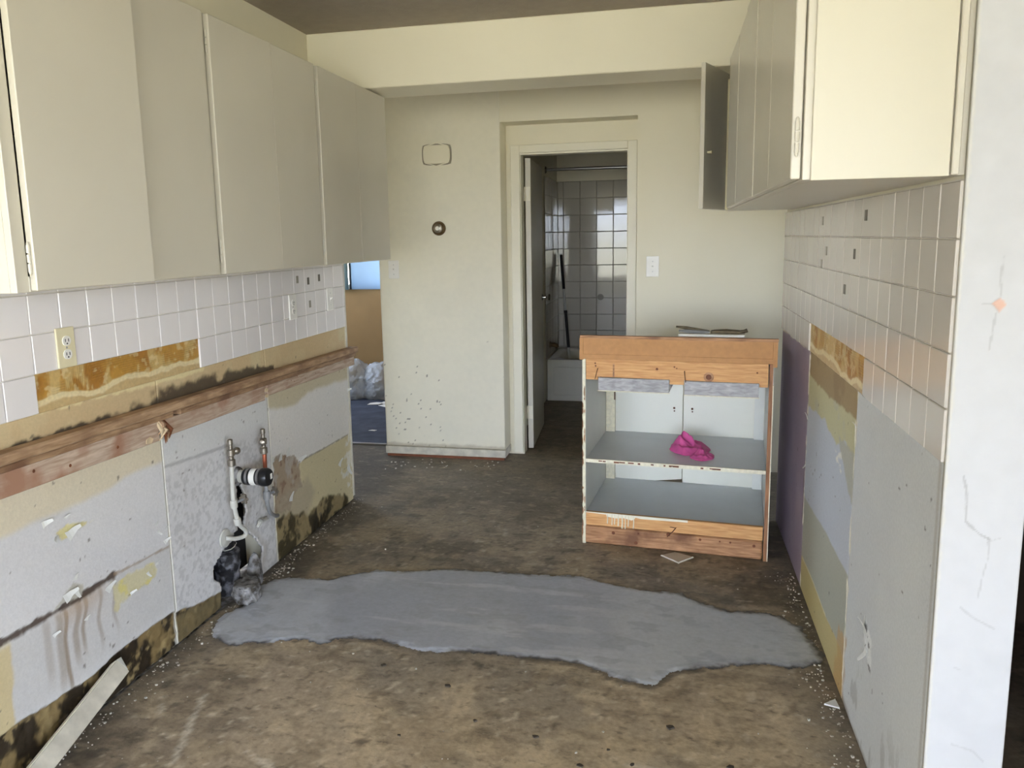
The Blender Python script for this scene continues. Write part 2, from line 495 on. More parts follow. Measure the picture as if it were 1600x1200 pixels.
def E(name, loc, rz=0.0, label=None, cat=None, group=None, kind=None):
    o = bpy.data.objects.new(name, None)
    o.empty_display_size = 0.05
    o.location = loc
    o.rotation_euler = (0, 0, rz)
    COL.objects.link(o)
    WM[o.name] = Matrix.Translation(loc) @ Matrix.Rotation(rz, 4, 'Z')
    return tag(o, label, cat, group, kind)
def B(*a):
    return MB().box(*a)
def grid(name, fn, nrm, u0, u1, v0, v1, step, paint, mat, parent, hole=None, thick=0.0):
    """dense sheet; fn(U,V) -> xyz arrays on the plane; paint(U,V) -> (colours, heights along nrm)"""
    nu, nv = max(2, int(round((u1 - u0) / step)) + 1), max(2, int(round((v1 - v0) / step)) + 1)
    U, V = np.meshgrid(np.linspace(u0, u1, nu), np.linspace(v0, v1, nv), indexing='ij')
    U, V = U.ravel(), V.ravel()
    p = paint(U, V)
    X, Y, Z = fn(U, V)
    co = np.stack([X + nrm[0] * p.h, Y + nrm[1] * p.h, Z + nrm[2] * p.h], 1)
    i, j = np.meshgrid(np.arange(nu - 1), np.arange(nv - 1), indexing='ij')
    a = (i * nv + j).ravel()
    q = np.stack([a, a + nv, a + nv + 1, a + 1], 1)
    n0 = np.cross(co[q[0, 1]] - co[q[0, 0]], co[q[0, 3]] - co[q[0, 0]])
    if np.dot(n0, nrm) < 0:
        q = q[:, ::-1]
    if hole is not None:
        hm = hole(U, V)
        q = q[~hm[q].any(axis=1)]
    me = bpy.data.meshes.new(name)
    me.vertices.add(len(co)); me.vertices.foreach_set('co', co.ravel())
    me.loops.add(q.size); me.loops.foreach_set('vertex_index', q.ravel())
    me.polygons.add(len(q))
    me.polygons.foreach_set('loop_start', np.arange(0, q.size, 4))
    me.update(calc_edges=True)
    at = me.attributes.new('wear', 'FLOAT_COLOR', 'POINT')
    at.data.foreach_set('color', np.concatenate([np.clip(p.c, 0, 1), np.ones((len(co), 1))], 1).ravel())
    me.polygons.foreach_set('use_smooth', np.ones(len(q), bool))
    if hole is not None:
        bm = bmesh.new(); bm.from_mesh(me)
        bmesh.ops.delete(bm, geom=[v for v in bm.verts if not v.link_faces], context='VERTS')
        bm.to_mesh(me); bm.free()
    o = put(name, me, mat, parent)
    if thick:
        s = o.modifiers.new('thickness', 'SOLIDIFY')
        s.thickness = thick; s.offset = -1.0
    return o

# ================================================================== STRUCTURE
XL, XR = -1.704, 0.535
CEIL = 2.395
TP = 0.1095                      # tile pitch
S = 'structure'

# ---------------- floor
PATCH = [(-1.646, 2.409), (-1.673, 2.53), (-1.634, 2.591), (-1.627, 2.676), (-1.66, 2.777), (-1.63, 2.857), (-1.552, 2.877), (-1.48, 2.884), (-1.396, 2.892), (-1.333, 2.948), (-1.235, 3.012), (-1.125, 3.018), (-1.007, 3.059), (-0.926, 3.08), (-0.757, 3.09), (-0.505, 3.089), (-0.354, 3.109), (-0.248, 3.065), (-0.108, 3.024), (-0.014, 3.024), (0.057, 3.03), (0.103, 2.982), (0.169, 2.934), (0.234, 2.898), (0.389, 2.916), (0.435, 2.878), (0.489, 2.82), (0.503, 2.734), (0.526, 2.656), (0.527, 2.594), (0.455, 2.525), (0.388, 2.524), (0.299, 2.527), (0.194, 2.492), (0.096, 2.462), (0.038, 2.435), (-0.001, 2.386), (-0.036, 2.339), (-0.075, 2.342), (-0.138, 2.353), (-0.179, 2.375), (-0.235, 2.408), (-0.312, 2.429), (-0.399, 2.425), (-0.51, 2.425), (-0.603, 2.433), (-0.736, 2.417), (-0.846, 2.397), (-0.897, 2.422), (-1.003, 2.447), (-1.102, 2.438), (-1.156, 2.419), (-1.196, 2.371), (-1.259, 2.4), (-1.307, 2.396), (-1.367, 2.366), (-1.443, 2.343), (-1.52, 2.311), (-1.594, 2.348)]
def paint_floor(U, V):
    p = Paint(U, V, A(132, 122, 107))
    f1 = fbm(U, V, 1.6, 5, 1); f2 = fbm(U, V, 5.0, 5, 2); f3 = fbm(U * 0.6, V, 16.0, 4, 3)
    p.over(sstep(0.45, 0.62, f1), A(116, 110, 100), 0.8)
    p.over(sstep(0.48, 0.66, f2), A(150, 138, 116), 0.65)
    p.over(sstep(0.53, 0.70, fbm(U, V, 3.0, 5, 9)), A(94, 85, 72), 0.75)
    p.over(sstep(0.58, 0.72, f3), A(84, 76, 66), 0.5)
    p.over(sstep(0.60, 0.72, fbm(U, V * 0.8, 9.0, 4, 31)), A(164, 152, 130), 0.5)
    p.over(sstep(0.70, 0.78, fbm(U, V, 26.0, 3, 8)), A(70, 64, 56), 0.7)
    p.over(sstep(0.71, 0.77, fbm(U, V, 34.0, 3, 12)), A(180, 172, 156), 0.5)
    # near half lighter, far half darker and greyer: window light put into the colour
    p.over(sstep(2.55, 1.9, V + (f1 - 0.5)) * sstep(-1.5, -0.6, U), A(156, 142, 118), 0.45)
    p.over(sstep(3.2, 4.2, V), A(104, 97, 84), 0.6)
    # damp stain along both walls
    p.over(sstep(0.22, 0.02, U - XL + (f2 - 0.5) * 0.16), A(74, 70, 64), 0.7)
    p.over(sstep(0.20, 0.03, XR - U + (f2 - 0.5) * 0.14), A(78, 73, 65), 0.6)
    sd = poly_sd(U, V, PATCH) + (fbm(U, V, 45, 3, 71) - 0.5) * 0.03
    rim = fbm(U, V, 5, 3, 46)
    p.over(sstep(-0.07, -0.02, sd) * sstep(0.45, 0.6, rim), A(170, 158, 136), 0.45)
    p.over(sstep(-0.025, -0.008, sd) * sstep(0.42, 0.58, rim), A(72, 67, 60), 0.7)
    # pale dragged scuffs
    for pts, w in (([(-1.43, 2.02), (-1.39, 1.89), (-1.33, 1.72)], 0.012), ([(-1.56, 1.99), (-1.5, 1.9)], 0.008),
                   ([(-0.1, 1.95), (0.12, 1.93)], 0.012), ([(-1.15, 1.8), (-1.02, 1.74)], 0.01)):
        p.over(lmask(U, V, pts, w, 0.01, 30, 4), A(176, 172, 162), 0.55)
    for pts in ([(0.15, 1.86), (0.22, 1.86)], [(-0.32, 2.07), (-0.31, 2.09)], [(-0.45, 1.84), (-0.44, 1.86)], [(-0.86, 1.9), (-0.84, 1.91)]):
        p.over(lmask(U, V, pts, 0.016, 0.008, 40, 6), A(72, 64, 56), 0.8)
    p.c *= FLOOR_GAIN * np.array([1.03, 0.985, 0.93])[None] * (0.84 + 0.46 * sstep(3.0, 2.0, V))[:, None]  # window light put into the gain: brighter near, darker far
    p.h = (f2 - 0.5) * 0.004
    return p
FLXY = lambda U, V: (U, V, np.zeros_like(U))
flo = E('floor', (0, 0, 0), 0, 'bare stained concrete floor running through the gutted kitchen', 'floor', None, S)
def floor_patch(name, x0, x1, y0, y1, step):
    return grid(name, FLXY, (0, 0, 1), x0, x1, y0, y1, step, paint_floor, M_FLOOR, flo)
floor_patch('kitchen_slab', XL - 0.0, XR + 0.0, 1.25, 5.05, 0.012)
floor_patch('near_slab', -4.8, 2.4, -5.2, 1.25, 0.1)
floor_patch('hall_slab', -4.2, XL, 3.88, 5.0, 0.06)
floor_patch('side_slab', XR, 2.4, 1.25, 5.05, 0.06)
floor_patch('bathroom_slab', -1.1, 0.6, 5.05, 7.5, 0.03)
P('slab_base', B(-5.0, 2.6, -5.4, 7.7, -0.12, -0.012), M_STONE, flo)

def cement_patch():
    """skim of fresh cement: flat sheet that feathers down at a ragged, dark-rimmed edge"""
    def sd(U, V):
        return poly_sd(U, V, PATCH) + (fbm(U, V, 45, 3, 71) - 0.5) * 0.03
    def paint(U, V):
        p = Paint(U, V, A(152, 155, 160))
        p.over(sstep(0.4, 0.65, fbm(U, V * 0.5, 2.2, 4, 40)), A(130, 133, 140), 0.9)
        p.over(sstep(0.55, 0.68, fbm(U * 0.4, V * 2, 7, 4, 41)), A(156, 158, 161), 0.6)
        p.over(sstep(-0.4, 0.1, U) * 0.8, A(140, 142, 142), 0.8)
        p.over(sstep(0.62, 0.70, fbm(U * 0.5, V, 22, 3, 43)), A(124, 126, 130), 0.5)
        d = sd(U, V)
        rim = fbm(U, V, 6, 3, 44)
        p.over(sstep(0.045, 0.0, d) * sstep(0.40, 0.55, rim), A(92, 90, 88), 0.8)
        p.over(sstep(0.016, 0.005, d) * sstep(0.38, 0.56, rim), A(52, 49, 46), 0.8)
        p.c *= 1.62
        p.h = 0.0035 + 0.0045 * sstep(0.0, 0.03, d) + (fbm(U, V, 5, 4, 45) - 0.5) * 0.003
        return p
    o = grid('cement_patch', FLXY, (0, 0, 1), -1.70, 0.534, 2.28, 3.14, 0.004, paint, M_PATCH, flo, hole=lambda U, V: sd(U, V) < 0)
    tag(o, 'fresh smooth grey cement strip filling a trench across the floor')
cement_patch()

for px, py, ps in ((0.02, 2.135, 0.010), (-0.36, 2.02, 0.008), (-0.22, 1.92, 0.008), (-0.55, 2.06, 0.006), (-0.08, 1.95, 0.006), (-0.68, 2.22, 0.009), (0.18, 1.99, 0.012), (-0.75, 1.95, 0.006), (-0.15, 2.0, 0.005), (-0.93, 2.30, 0.008)):
    rq = random.Random(int(px * 1000))
    P('floor_pit', MB().prism([(px + ps * rq.uniform(0.6, 1.4) * math.cos(k * 0.9), py + ps * rq.uniform(0.5, 1.2) * math.sin(k * 0.9)) for k in range(7)], lambda u, v, q: (u, v, q), -0.002, 0.0035), M_KNOTDARK, flo)

# ---------------- left wall
wl = P('wall_left', MB().box(XL - 0.15, XL - 0.013, 1.25, 2.42, 0, CEIL).box(XL - 0.15, XL - 0.013, 2.98, 3.9, 0, CEIL)
       .box(XL - 0.15, XL - 0.013, 2.42, 2.98, 0.56, CEIL), M_WALL)
tag(wl, 'left kitchen wall with white tiles above torn mouldy drywall', 'wall', None, S)
P('upper_plaster', B(XL - 0.013, XL, 1.25, 3.9, 1.41, CEIL), M_WALL, wl)
P('cavity_back', B(XL - 0.15, XL - 0.13, 2.42, 2.98, 0, 0.56), M_DARK, wl)  # near-black back puts the shade of the hole into the colour
LK0 = 1.7772                                         # y of the tile joint k = 0
LZ3 = 0.9685                                         # lower edge of the lowest tile row
P('grout_bed', MB().box(XL - 0.013, XL + 0.002, 1.25, 3.882, LZ3 + TP, 1.41)
  .box(XL - 0.013, XL + 0.002, 1.25, LK0, LZ3, LZ3 + TP).box(XL - 0.013, XL + 0.002, LK0 + 7 * TP, 3.882, LZ3, LZ3 + TP), M_GROUT, wl)
P('wall_end_bead', B(XL - 0.012, XL + 0.003, 3.882, 3.902, 0.02, 1.41), M_TRIMDIRT, wl, bevel=0.002)

HOLE = [(2.699, 0.27), (2.782, 0.245), (2.86, 0.167), (2.906, 0.104), (2.878, 0.058), (2.84, 0.016), (2.797, -0.05), (2.590, -0.05), (2.573, 0.11), (2.537, 0.139), (2.539, 0.191), (2.611, 0.226), (2.671, 0.233)]
SLOT = [(2.736, 0.47), (2.763, 0.447), (2.795, 0.387), (2.791, 0.32), (2.762, 0.25), (2.725, 0.25)]
def paint_left(U, V):
    f1 = fbm(U, V, 3, 4, 101); f2 = fbm(U, V, 9, 4, 102); f3 = fbm(U, V, 30, 4, 103)
    tan, white = A(198, 184, 148), A(212, 210, 208)
    p = Paint(U, V, white)
    p.over(sstep(0.45, 0.65, f1), A(205, 203, 202), 0.6)
    p.over(U > 3.02, A(222, 218, 212))
    # bare tan drywall paper between tiles and rail
    p.over(sstep(0.80, 0.83, V), A(202, 178, 138))
    p.over(sstep(0.83, 0.85, V) * sstep(0.5, 0.62, f2), A(206, 186, 146), 0.7)
    for c, w in ((2.95, 0.06), (3.83, 0.05)):
        p.over((1 - sstep(w * 0.5, w, np.abs(U - c) + (f2 - 0.5) * 0.06)) * sstep(0.89, 0.91, V), A(204, 190, 152), 0.8)
    p.over(lmask(U, V, [(1.76, 0.978), (2.2, 0.965), (2.56, 0.962)], 0.012, 0.012, 30, 9), A(228, 214, 166), 0.8)
    # black mould line above the rail
    # painted zones: tan wash under the rail on the first and last sheet
    P1, P2, P3 = U < 2.29, (U >= 2.29) & (U < 3.02), U >= 3.02
    p.over(pmask(U, V, [(1.2, 0.80), (2.32, 0.80), (2.32, 0.69), (1.883, 0.67), (1.2, 0.69)], 0.012, 0.012, 8) * P1, A(212, 200, 172), 0.9)
    p.over(pmask(U, V, [(3.0, 0.80), (3.92, 0.80), (3.92, 0.685), (3.41, 0.70), (3.3, 0.67), (3.0, 0.71)], 0.012, 0.016, 9) * P3, A(194, 182, 150), 0.9)
    p.over(pmask(U, V, [(3.0, 0.35), (3.306, 0.39), (3.92, 0.375), (3.92, -0.1), (3.0, -0.1)], 0.004, 0.005, 12) * P3, A(204, 192, 154))
    p.over(lmask(U, V, [(3.26, 0.395), (3.5, 0.386), (3.9, 0.378)], 0.005, 0.003) * P3, A(122, 112, 92), 0.7)
    # speckled second sheet with a pencil line
    p.over(P2 * sstep(0.52, 0.60, fbm(U, V, 70, 2, 110)) * sstep(0.64, 0.60, V), A(176, 174, 172), 0.5)
    p.over(P2 * sstep(0.64, 0.66, V) * (V < 0.80), A(210, 210, 206), 0.6)
    p.over(lmask(U, V, [(2.29, 0.662), (2.5, 0.645), (2.71, 0.63)], 0.009, 0.003, 30) * P2, A(150, 148, 148), 0.6)
    # dark horizontal crack on the first sheet, drips and stain below it
    below = sstep(0.40, 0.37, V) * P1
    p.over(below * sstep(0.12, 0.18, V), A(196, 194, 190), 0.7)
    p.over(below * pmask(U, V, [(1.2, 0.41), (1.60, 0.40), (1.605, 0.3), (1.59, 0.21), (1.57, 0.0), (1.2, 0.0)], 0.006, 0.012, 20), A(202, 184, 138), 0.9)
    for c, w, k, z1 in ((1.79, 0.012, 0.8, 0.12), (1.765, 0.02, 0.5, 0.16), (1.84, 0.018, 0.6, 0.2), (1.87, 0.012, 0.7, 0.22), (1.93, 0.012, 0.5, 0.2), (1.715, 0.02, 0.35, 0.2), (1.99, 0.01, 0.4, 0.22)):
        p.over(below * (1 - sstep(w * 0.3, w, np.abs(U - c + (vnoise(V * 14, U * 0 + c * 7, 3) - 0.5) * 0.03))) * sstep(z1 - 0.04, z1 + 0.05, V), A(140, 122, 100), k)
    p.over(below * sstep(1.74, 1.82, U) * sstep(2.0, 1.9, U) * sstep(0.30, 0.39, V), A(178, 152, 124), 0.6)
    ck = lmask(U, V, [(1.2, 0.40), (1.573, 0.399), (1.7, 0.392), (1.871, 0.391), (2.011, 0.395)], 0.014, 0.010, 30, 11)
    p.over(ck * P1, A(70, 52, 38), 0.92); p.h -= 0.003 * ck * P1
    ck2 = lmask(U, V, [(2.011, 0.395), (2.133, 0.386), (2.285, 0.377)], 0.006, 0.004, 30, 12)
    p.over(ck2 * P1, A(150, 128, 104), 0.7)
    ye = pmask(U, V, [(1.99, 0.372), (2.098, 0.361), (2.195, 0.352), (2.208, 0.323), (2.172, 0.305), (2.075, 0.30), (2.0, 0.28), (1.985, 0.33)], 0.004, 0.02, 26, 13)
    p.over(ye * P1, A(204, 196, 160)); p.over(ye * P1 * sstep(0.5, 0.6, f3), A(212, 200, 120), 0.8); p.h -= 0.001 * ye * P1
    # chips where the paint has torn off
    ch = pmask(U, V, [(1.795, 0.617), (1.84, 0.624), (1.95, 0.598), (1.873, 0.597), (1.86, 0.588), (1.815, 0.586)], 0.002, 0.004, 50, 14)
    p.over(ch * P1, A(214, 204, 150)); p.h -= 0.0012 * ch
    ch = pmask(U, V, [(1.76, 0.40), (1.84, 0.445), (1.875, 0.42), (1.872, 0.392), (1.78, 0.40)], 0.003, 0.008, 40, 15)
    p.over(ch * P1, A(188, 184, 172)); p.h -= 0.0012 * ch
    # mould strip above the floor where the baseboard was
    top = np.interp(U, [1.25, 1.62, 1.86, 2.0, 2.13, 2.28, 2.38, 2.57, 2.6], [0.15, 0.15, 0.125, 0.14, 0.14, 0.131, 0.10, 0.07, 0.07])
    mo = sstep(0.004, -0.004, V - top + (f3 - 0.5) * 0.012) * (U < 2.6)
    p.over(mo, A(132, 112, 74))
    p.over(mo * sstep(0.34, 0.50, fbm(U, V, 16, 4, 120)), A(42, 34, 25), 0.95)
    p.over(mo * sstep(0.58, 0.68, fbm(U, V, 26, 4, 121)), A(158, 138, 96), 0.8)
    p.h += mo * (-0.007 + (fbm(U, V, 40, 3, 122) - 0.5) * 0.010)
    # drywall right of the pipes: brown torn paper and mould
    to = pmask(U, V, [(3.04, 0.47), (3.102, 0.479), (3.16, 0.456), (3.234, 0.442), (3.266, 0.395), (3.306, 0.39), (3.271, 0.324), (3.291, 0.274), (3.21, 0.256), (3.153, 0.202), (3.079, 0.204), (3.02, 0.23)], 0.003, 0.02, 24, 16)
    p.over(to * P3, A(168, 150, 126)); p.over(to * P3 * sstep(0.5, 0.6, f2), A(178, 170, 160), 0.8)
    p.over(to * P3 * sstep(0.58, 0.66, f3), A(134, 104, 84), 0.7)
    p.h += to * P3 * (-0.002 + (f3 - 0.5) * 0.006)
    gr = pmask(U, V, [(3.2, 0.30), (3.35, 0.27), (3.42, 0.20), (3.3, 0.10), (3.02, 0.19), (3.02, 0.26)], 0.03, 0.03, 14, 17)
    p.over(gr * P3, A(170, 158, 136), 0.7)
    m3 = pmask(U, V, [(3.0, 0.19), (3.15, 0.19), (3.325, 0.115), (3.47, 0.135), (3.78, 0.08), (3.86, -0.02), (3.0, -0.05)], 0.01, 0.03, 14, 18)
    p.over(m3 * P3, A(134, 116, 78), 0.85)
    p.over(m3 * P3 * sstep(0.46, 0.60, fbm(U, V, 18, 4, 130)), A(50, 44, 26), 0.9)
    dk = pmask(U, V, [(3.3, 0.10), (3.47, 0.12), (3.56, 0.06), (3.5, -0.05), (3.3, -0.05)], 0.02, 0.03, 20, 19)
    p.over(dk * P3 * sstep(0.42, 0.52, fbm(U, V * 0.5, 22, 3, 131)), A(34, 28, 18), 0.9)
    p.h += m3 * P3 * (fbm(U, V, 30, 3, 132) - 0.5) * 0.006
    pe = pmask(U, V, [(3.72, 0.2), (3.784, 0.26), (3.86, 0.40), (3.91, 0.40), (3.91, 0.05), (3.84, 0.06), (3.80, 0.12)], 0.004, 0.03, 22, 20)
    p.over(pe * P3 * sstep(0.5, 0.58, f3), A(222, 220, 210), 0.8)
    p.over(P3 * sstep(3.86, 3.88, U) * sstep(0.5, 0.58, fbm(U, V * 0.3, 25, 3, 133)), A(222, 214, 186), 0.8)
    # stained strip around the drain hole
    br = pmask(U, V, [(2.29, 0.10), (2.6, 0.07), (2.6, -0.05), (2.29, -0.05)], 0.006, 0.02, 25, 21)
    p.over(br * P2, A(120, 106, 74), 0.85)
    d = np.maximum(poly_sd(U, V, HOLE), poly_sd(U, V, SLOT))
    p.over(sstep(-0.05, -0.01, d + (f3 - 0.5) * 0.03) * P2 * (U > 2.70), A(178, 172, 162), 0.6)
    edge = np.interp(U, [1.2, 1.64, 2.3, 3.0, 3.92], [0.885, 0.888, 0.895, 0.886, 0.842])
    hh = np.interp(U, [1.5, 1.72, 2.0, 2.15, 2.3, 2.6, 2.8, 3.02, 3.1], [0.006, 0.012, 0.016, 0.035, 0.044, 0.044, 0.036, 0.012, 0.0])
    md = V - edge + (f3 - 0.5) * 0.035
    p.over(sstep(hh + 0.004, hh * 0.55, md) * (hh > 0.001) * (V > 0.82) * sstep(0.28, 0.46, f2 + 0.12 * sstep(0.02, 0.0, md)), A(58, 47, 40), 0.88)
    # seams and scattered specks
    for yy in (2.29, 3.02):
        p.over((1 - sstep(0.004, 0.009, np.abs(U - yy) + (f3 - 0.5) * 0.006)) * (V < 0.80), A(224, 220, 206), 0.8)
    p.over(sstep(0.87, 0.89, fbm(U, V, 46, 2, 140)), A(104, 94, 84), 0.7)
    return p
def hole_left(U, V):
    n = (fbm(U, V, 40, 3, 150) - 0.5) * 0.02
    return (poly_sd(U, V, HOLE) + n > 0) | (poly_sd(U, V, SLOT) + n > 0)
LP = lambda U, V: (np.full_like(U, XL), U, V)
for a, b, hl in ((1.25, 2.2885, None), (2.2905, 3.0185, hole_left), (3.0205, 3.883, None)):
    grid('drywall_sheet', LP, (1, 0, 0), a, b, 0.004, LZ3, 0.005, paint_left, M_LWALL, wl, hole=hl, thick=0.012)

def paint_adh(seed):
    def fn(U, V):
        p = Paint(U, V, A(186, 140, 62))
        f1 = fbm(U, V, 7, 4, seed); f2 = fbm(U, V * 0.4, 16, 4, seed + 1); f3 = fbm(U, V, 40, 3, seed + 2)
        p.over(sstep(0.45, 0.6, f1), A(164, 112, 44), 0.8)
        p.over(sstep(0.52, 0.62, f2), A(204, 176, 116), 0.8)
        p.over(sstep(0.60, 0.68, f3), A(222, 204, 156), 0.5)
        v0 = V.min()
        p.over(sstep(0.042, 0.02, V - v0 + (f1 - 0.5) * 0.05), A(200, 174, 126), 0.9)
        p.over((1 - sstep(0.006, 0.012, np.abs(V - v0 - 0.025 + (f1 - 0.5) * 0.05))), A(232, 218, 174), 0.8)
        z = vnoise(np.floor((U - U.min()) / TP) * 3.7, U * 0, seed + 5)
        ph = np.where(z > 0.5, V, U) + (f1 - 0.5) * 0.01
        on = sstep(0.42, 0.52, fbm(U, V, 9, 2, seed + 7)) * sstep(0.03, 0.05, V - v0)
        rid = 0.5 + 0.5 * np.sin(ph * 2 * math.pi / 0.0075)
        p.mul(1 - 0.22 * on * (1 - rid))
        p.h = 0.0015 + on * 0.0022 * rid + (f3 - 0.5) * 0.002
        return p
    return fn
grid('adhesive_patch', LP, (1, 0, 0), LK0, LK0 + 7 * TP, LZ3, LZ3 + TP, 0.0025, paint_adh(200), M_ADH, wl, thick=0.01)

# glazed tiles of both kitchen walls share one mesh per wall
def tile_mesh(name, w, t, mat, axis, bev=0.0016):
    mb = MB()
    if axis == 'x': mb.box(0, t, -w / 2, w / 2, -w / 2, w / 2)
    else: mb.box(-w / 2, w / 2, -t, 0, -w / 2, w / 2)
    me = mb.mesh(name, bev)
    me.materials.append(mat)
    return me
tme = tile_mesh('tile', TP - 0.0028, 0.0075, M_TILE, 'x')
def place_tile(me, parent, loc, jit=0.0007):
    o = bpy.data.objects.new('tile', me)
    o.parent = parent
    o.location = (loc[0] + random.uniform(-jit, jit), loc[1], loc[2])
    o.rotation_euler = (0, random.uniform(-0.004, 0.004), random.uniform(-0.004, 0.004))
    COL.objects.link(o)
for k in range(-4, 19):
    for j in range(4):                                # j = 0 lowest row
        if j == 0 and 0 <= k < 7: continue
        place_tile(tme, wl, (XL, LK0 + (k + 0.5) * TP, LZ3 + (j + 0.5) * TP))
# strip of cut tiles at the wall end
cut = MB().box(0, 0.0075, -0.011, 0.011, -0.0533, 0.0533).mesh('tile', 0.0014); cut.materials.append(M_TILE)
for j in range(4):
    place_tile(cut, wl, (XL, 3.870, LZ3 + (j + 0.5) * TP))
for (y, z, m) in ((3.348, 1.25, M_PADL), (3.459, 1.237, M_PAD), (3.579, 1.246, M_PAD), (3.465, 1.126, M_PADL)):
    P('adhesive_pad', B(XL + 0.006, XL + 0.0095, y - 0.011, y + 0.011, z - 0.017, z + 0.017), m, wl, bevel=0.001)
# curled paint flakes still hanging on the drywall
def flake(y, z, s, ang, lift=0.012, parent=wl, x=XL, sg=1, mat=None):
    n = 5
    s = s * 0.72
    vs, fs = [], []
    for i in range(n):
        t = i / (n - 1)
        w = s * 0.5 * (1 - 0.75 * t) + 0.002
        off = lift * t * t
        for q in (-1, 1):
            yy, zz = s * 1.3 * t, q * w * (0.7 + 0.3 * random.random())
            vs.append((x + sg * (0.0012 + off), y + yy * math.cos(ang) - zz * math.sin(ang), z + yy * math.sin(ang) + zz * math.cos(ang)))
    k = len(vs)
    vs += [(a - sg * 0.0008, b, c) for a, b, c in vs]
    for i in range(n - 1):
        a = 2 * i
        fs.append((a, a + 1, a + 3, a + 2)); fs.append((k + a, k + a + 2, k + a + 3, k + a + 1))
        fs.append((a, a + 2, k + a + 2, k + a)); fs.append((a + 1, k + a + 1, k + a + 3, a + 3))
    fs.append((0, k, k + 1, 1)); e = 2 * (n - 1)
    fs.append((e, e + 1, k + e + 1, k + e))
    P('paint_flake', MB().add(vs, fs), mat or M_CHIP, parent)
for a in ((1.75, 0.655, 0.03, 0.3), (1.835, 0.645, 0.014, 1.2), (1.80, 0.595, 0.03, 2.7), (1.835, 0.588, 0.05, 0.5), (2.225, 0.475, 0.02, 1.5), (2.23, 0.455, 0.018, -1.2), (2.26, 0.40, 0.026, 0.6),
          (1.845, 0.45, 0.024, 1.4), (1.845, 0.425, 0.03, -1.5), (1.80, 0.41, 0.05, 0.4), (1.97, 0.355, 0.04, 0.8), (2.21, 0.34, 0.018, 1.5), (2.16, 0.335, 0.016, -1.4), (2.07, 0.30, 0.02, 0.5),
          (1.745, 0.325, 0.02, 0.6), (1.87, 0.31, 0.02, 1.2), (3.285, 0.40, 0.05, 0.2), (3.10, 0.45, 0.045, 1.6), (3.17, 0.45, 0.05, 1.5), (3.03, 0.46, 0.035, 1.8), (3.17, 0.235, 0.05, 1.3),
          (3.72, 0.24, 0.05, 1.0), (3.83, 0.21, 0.06, -1.2), (3.87, 0.62, 0.03, 0.2), (3.86, 0.56, 0.02, 1.3), (3.80, 0.16, 0.04, 1.8), (2.275, 0.44, 0.02, 1.57)):
    flake(*a)

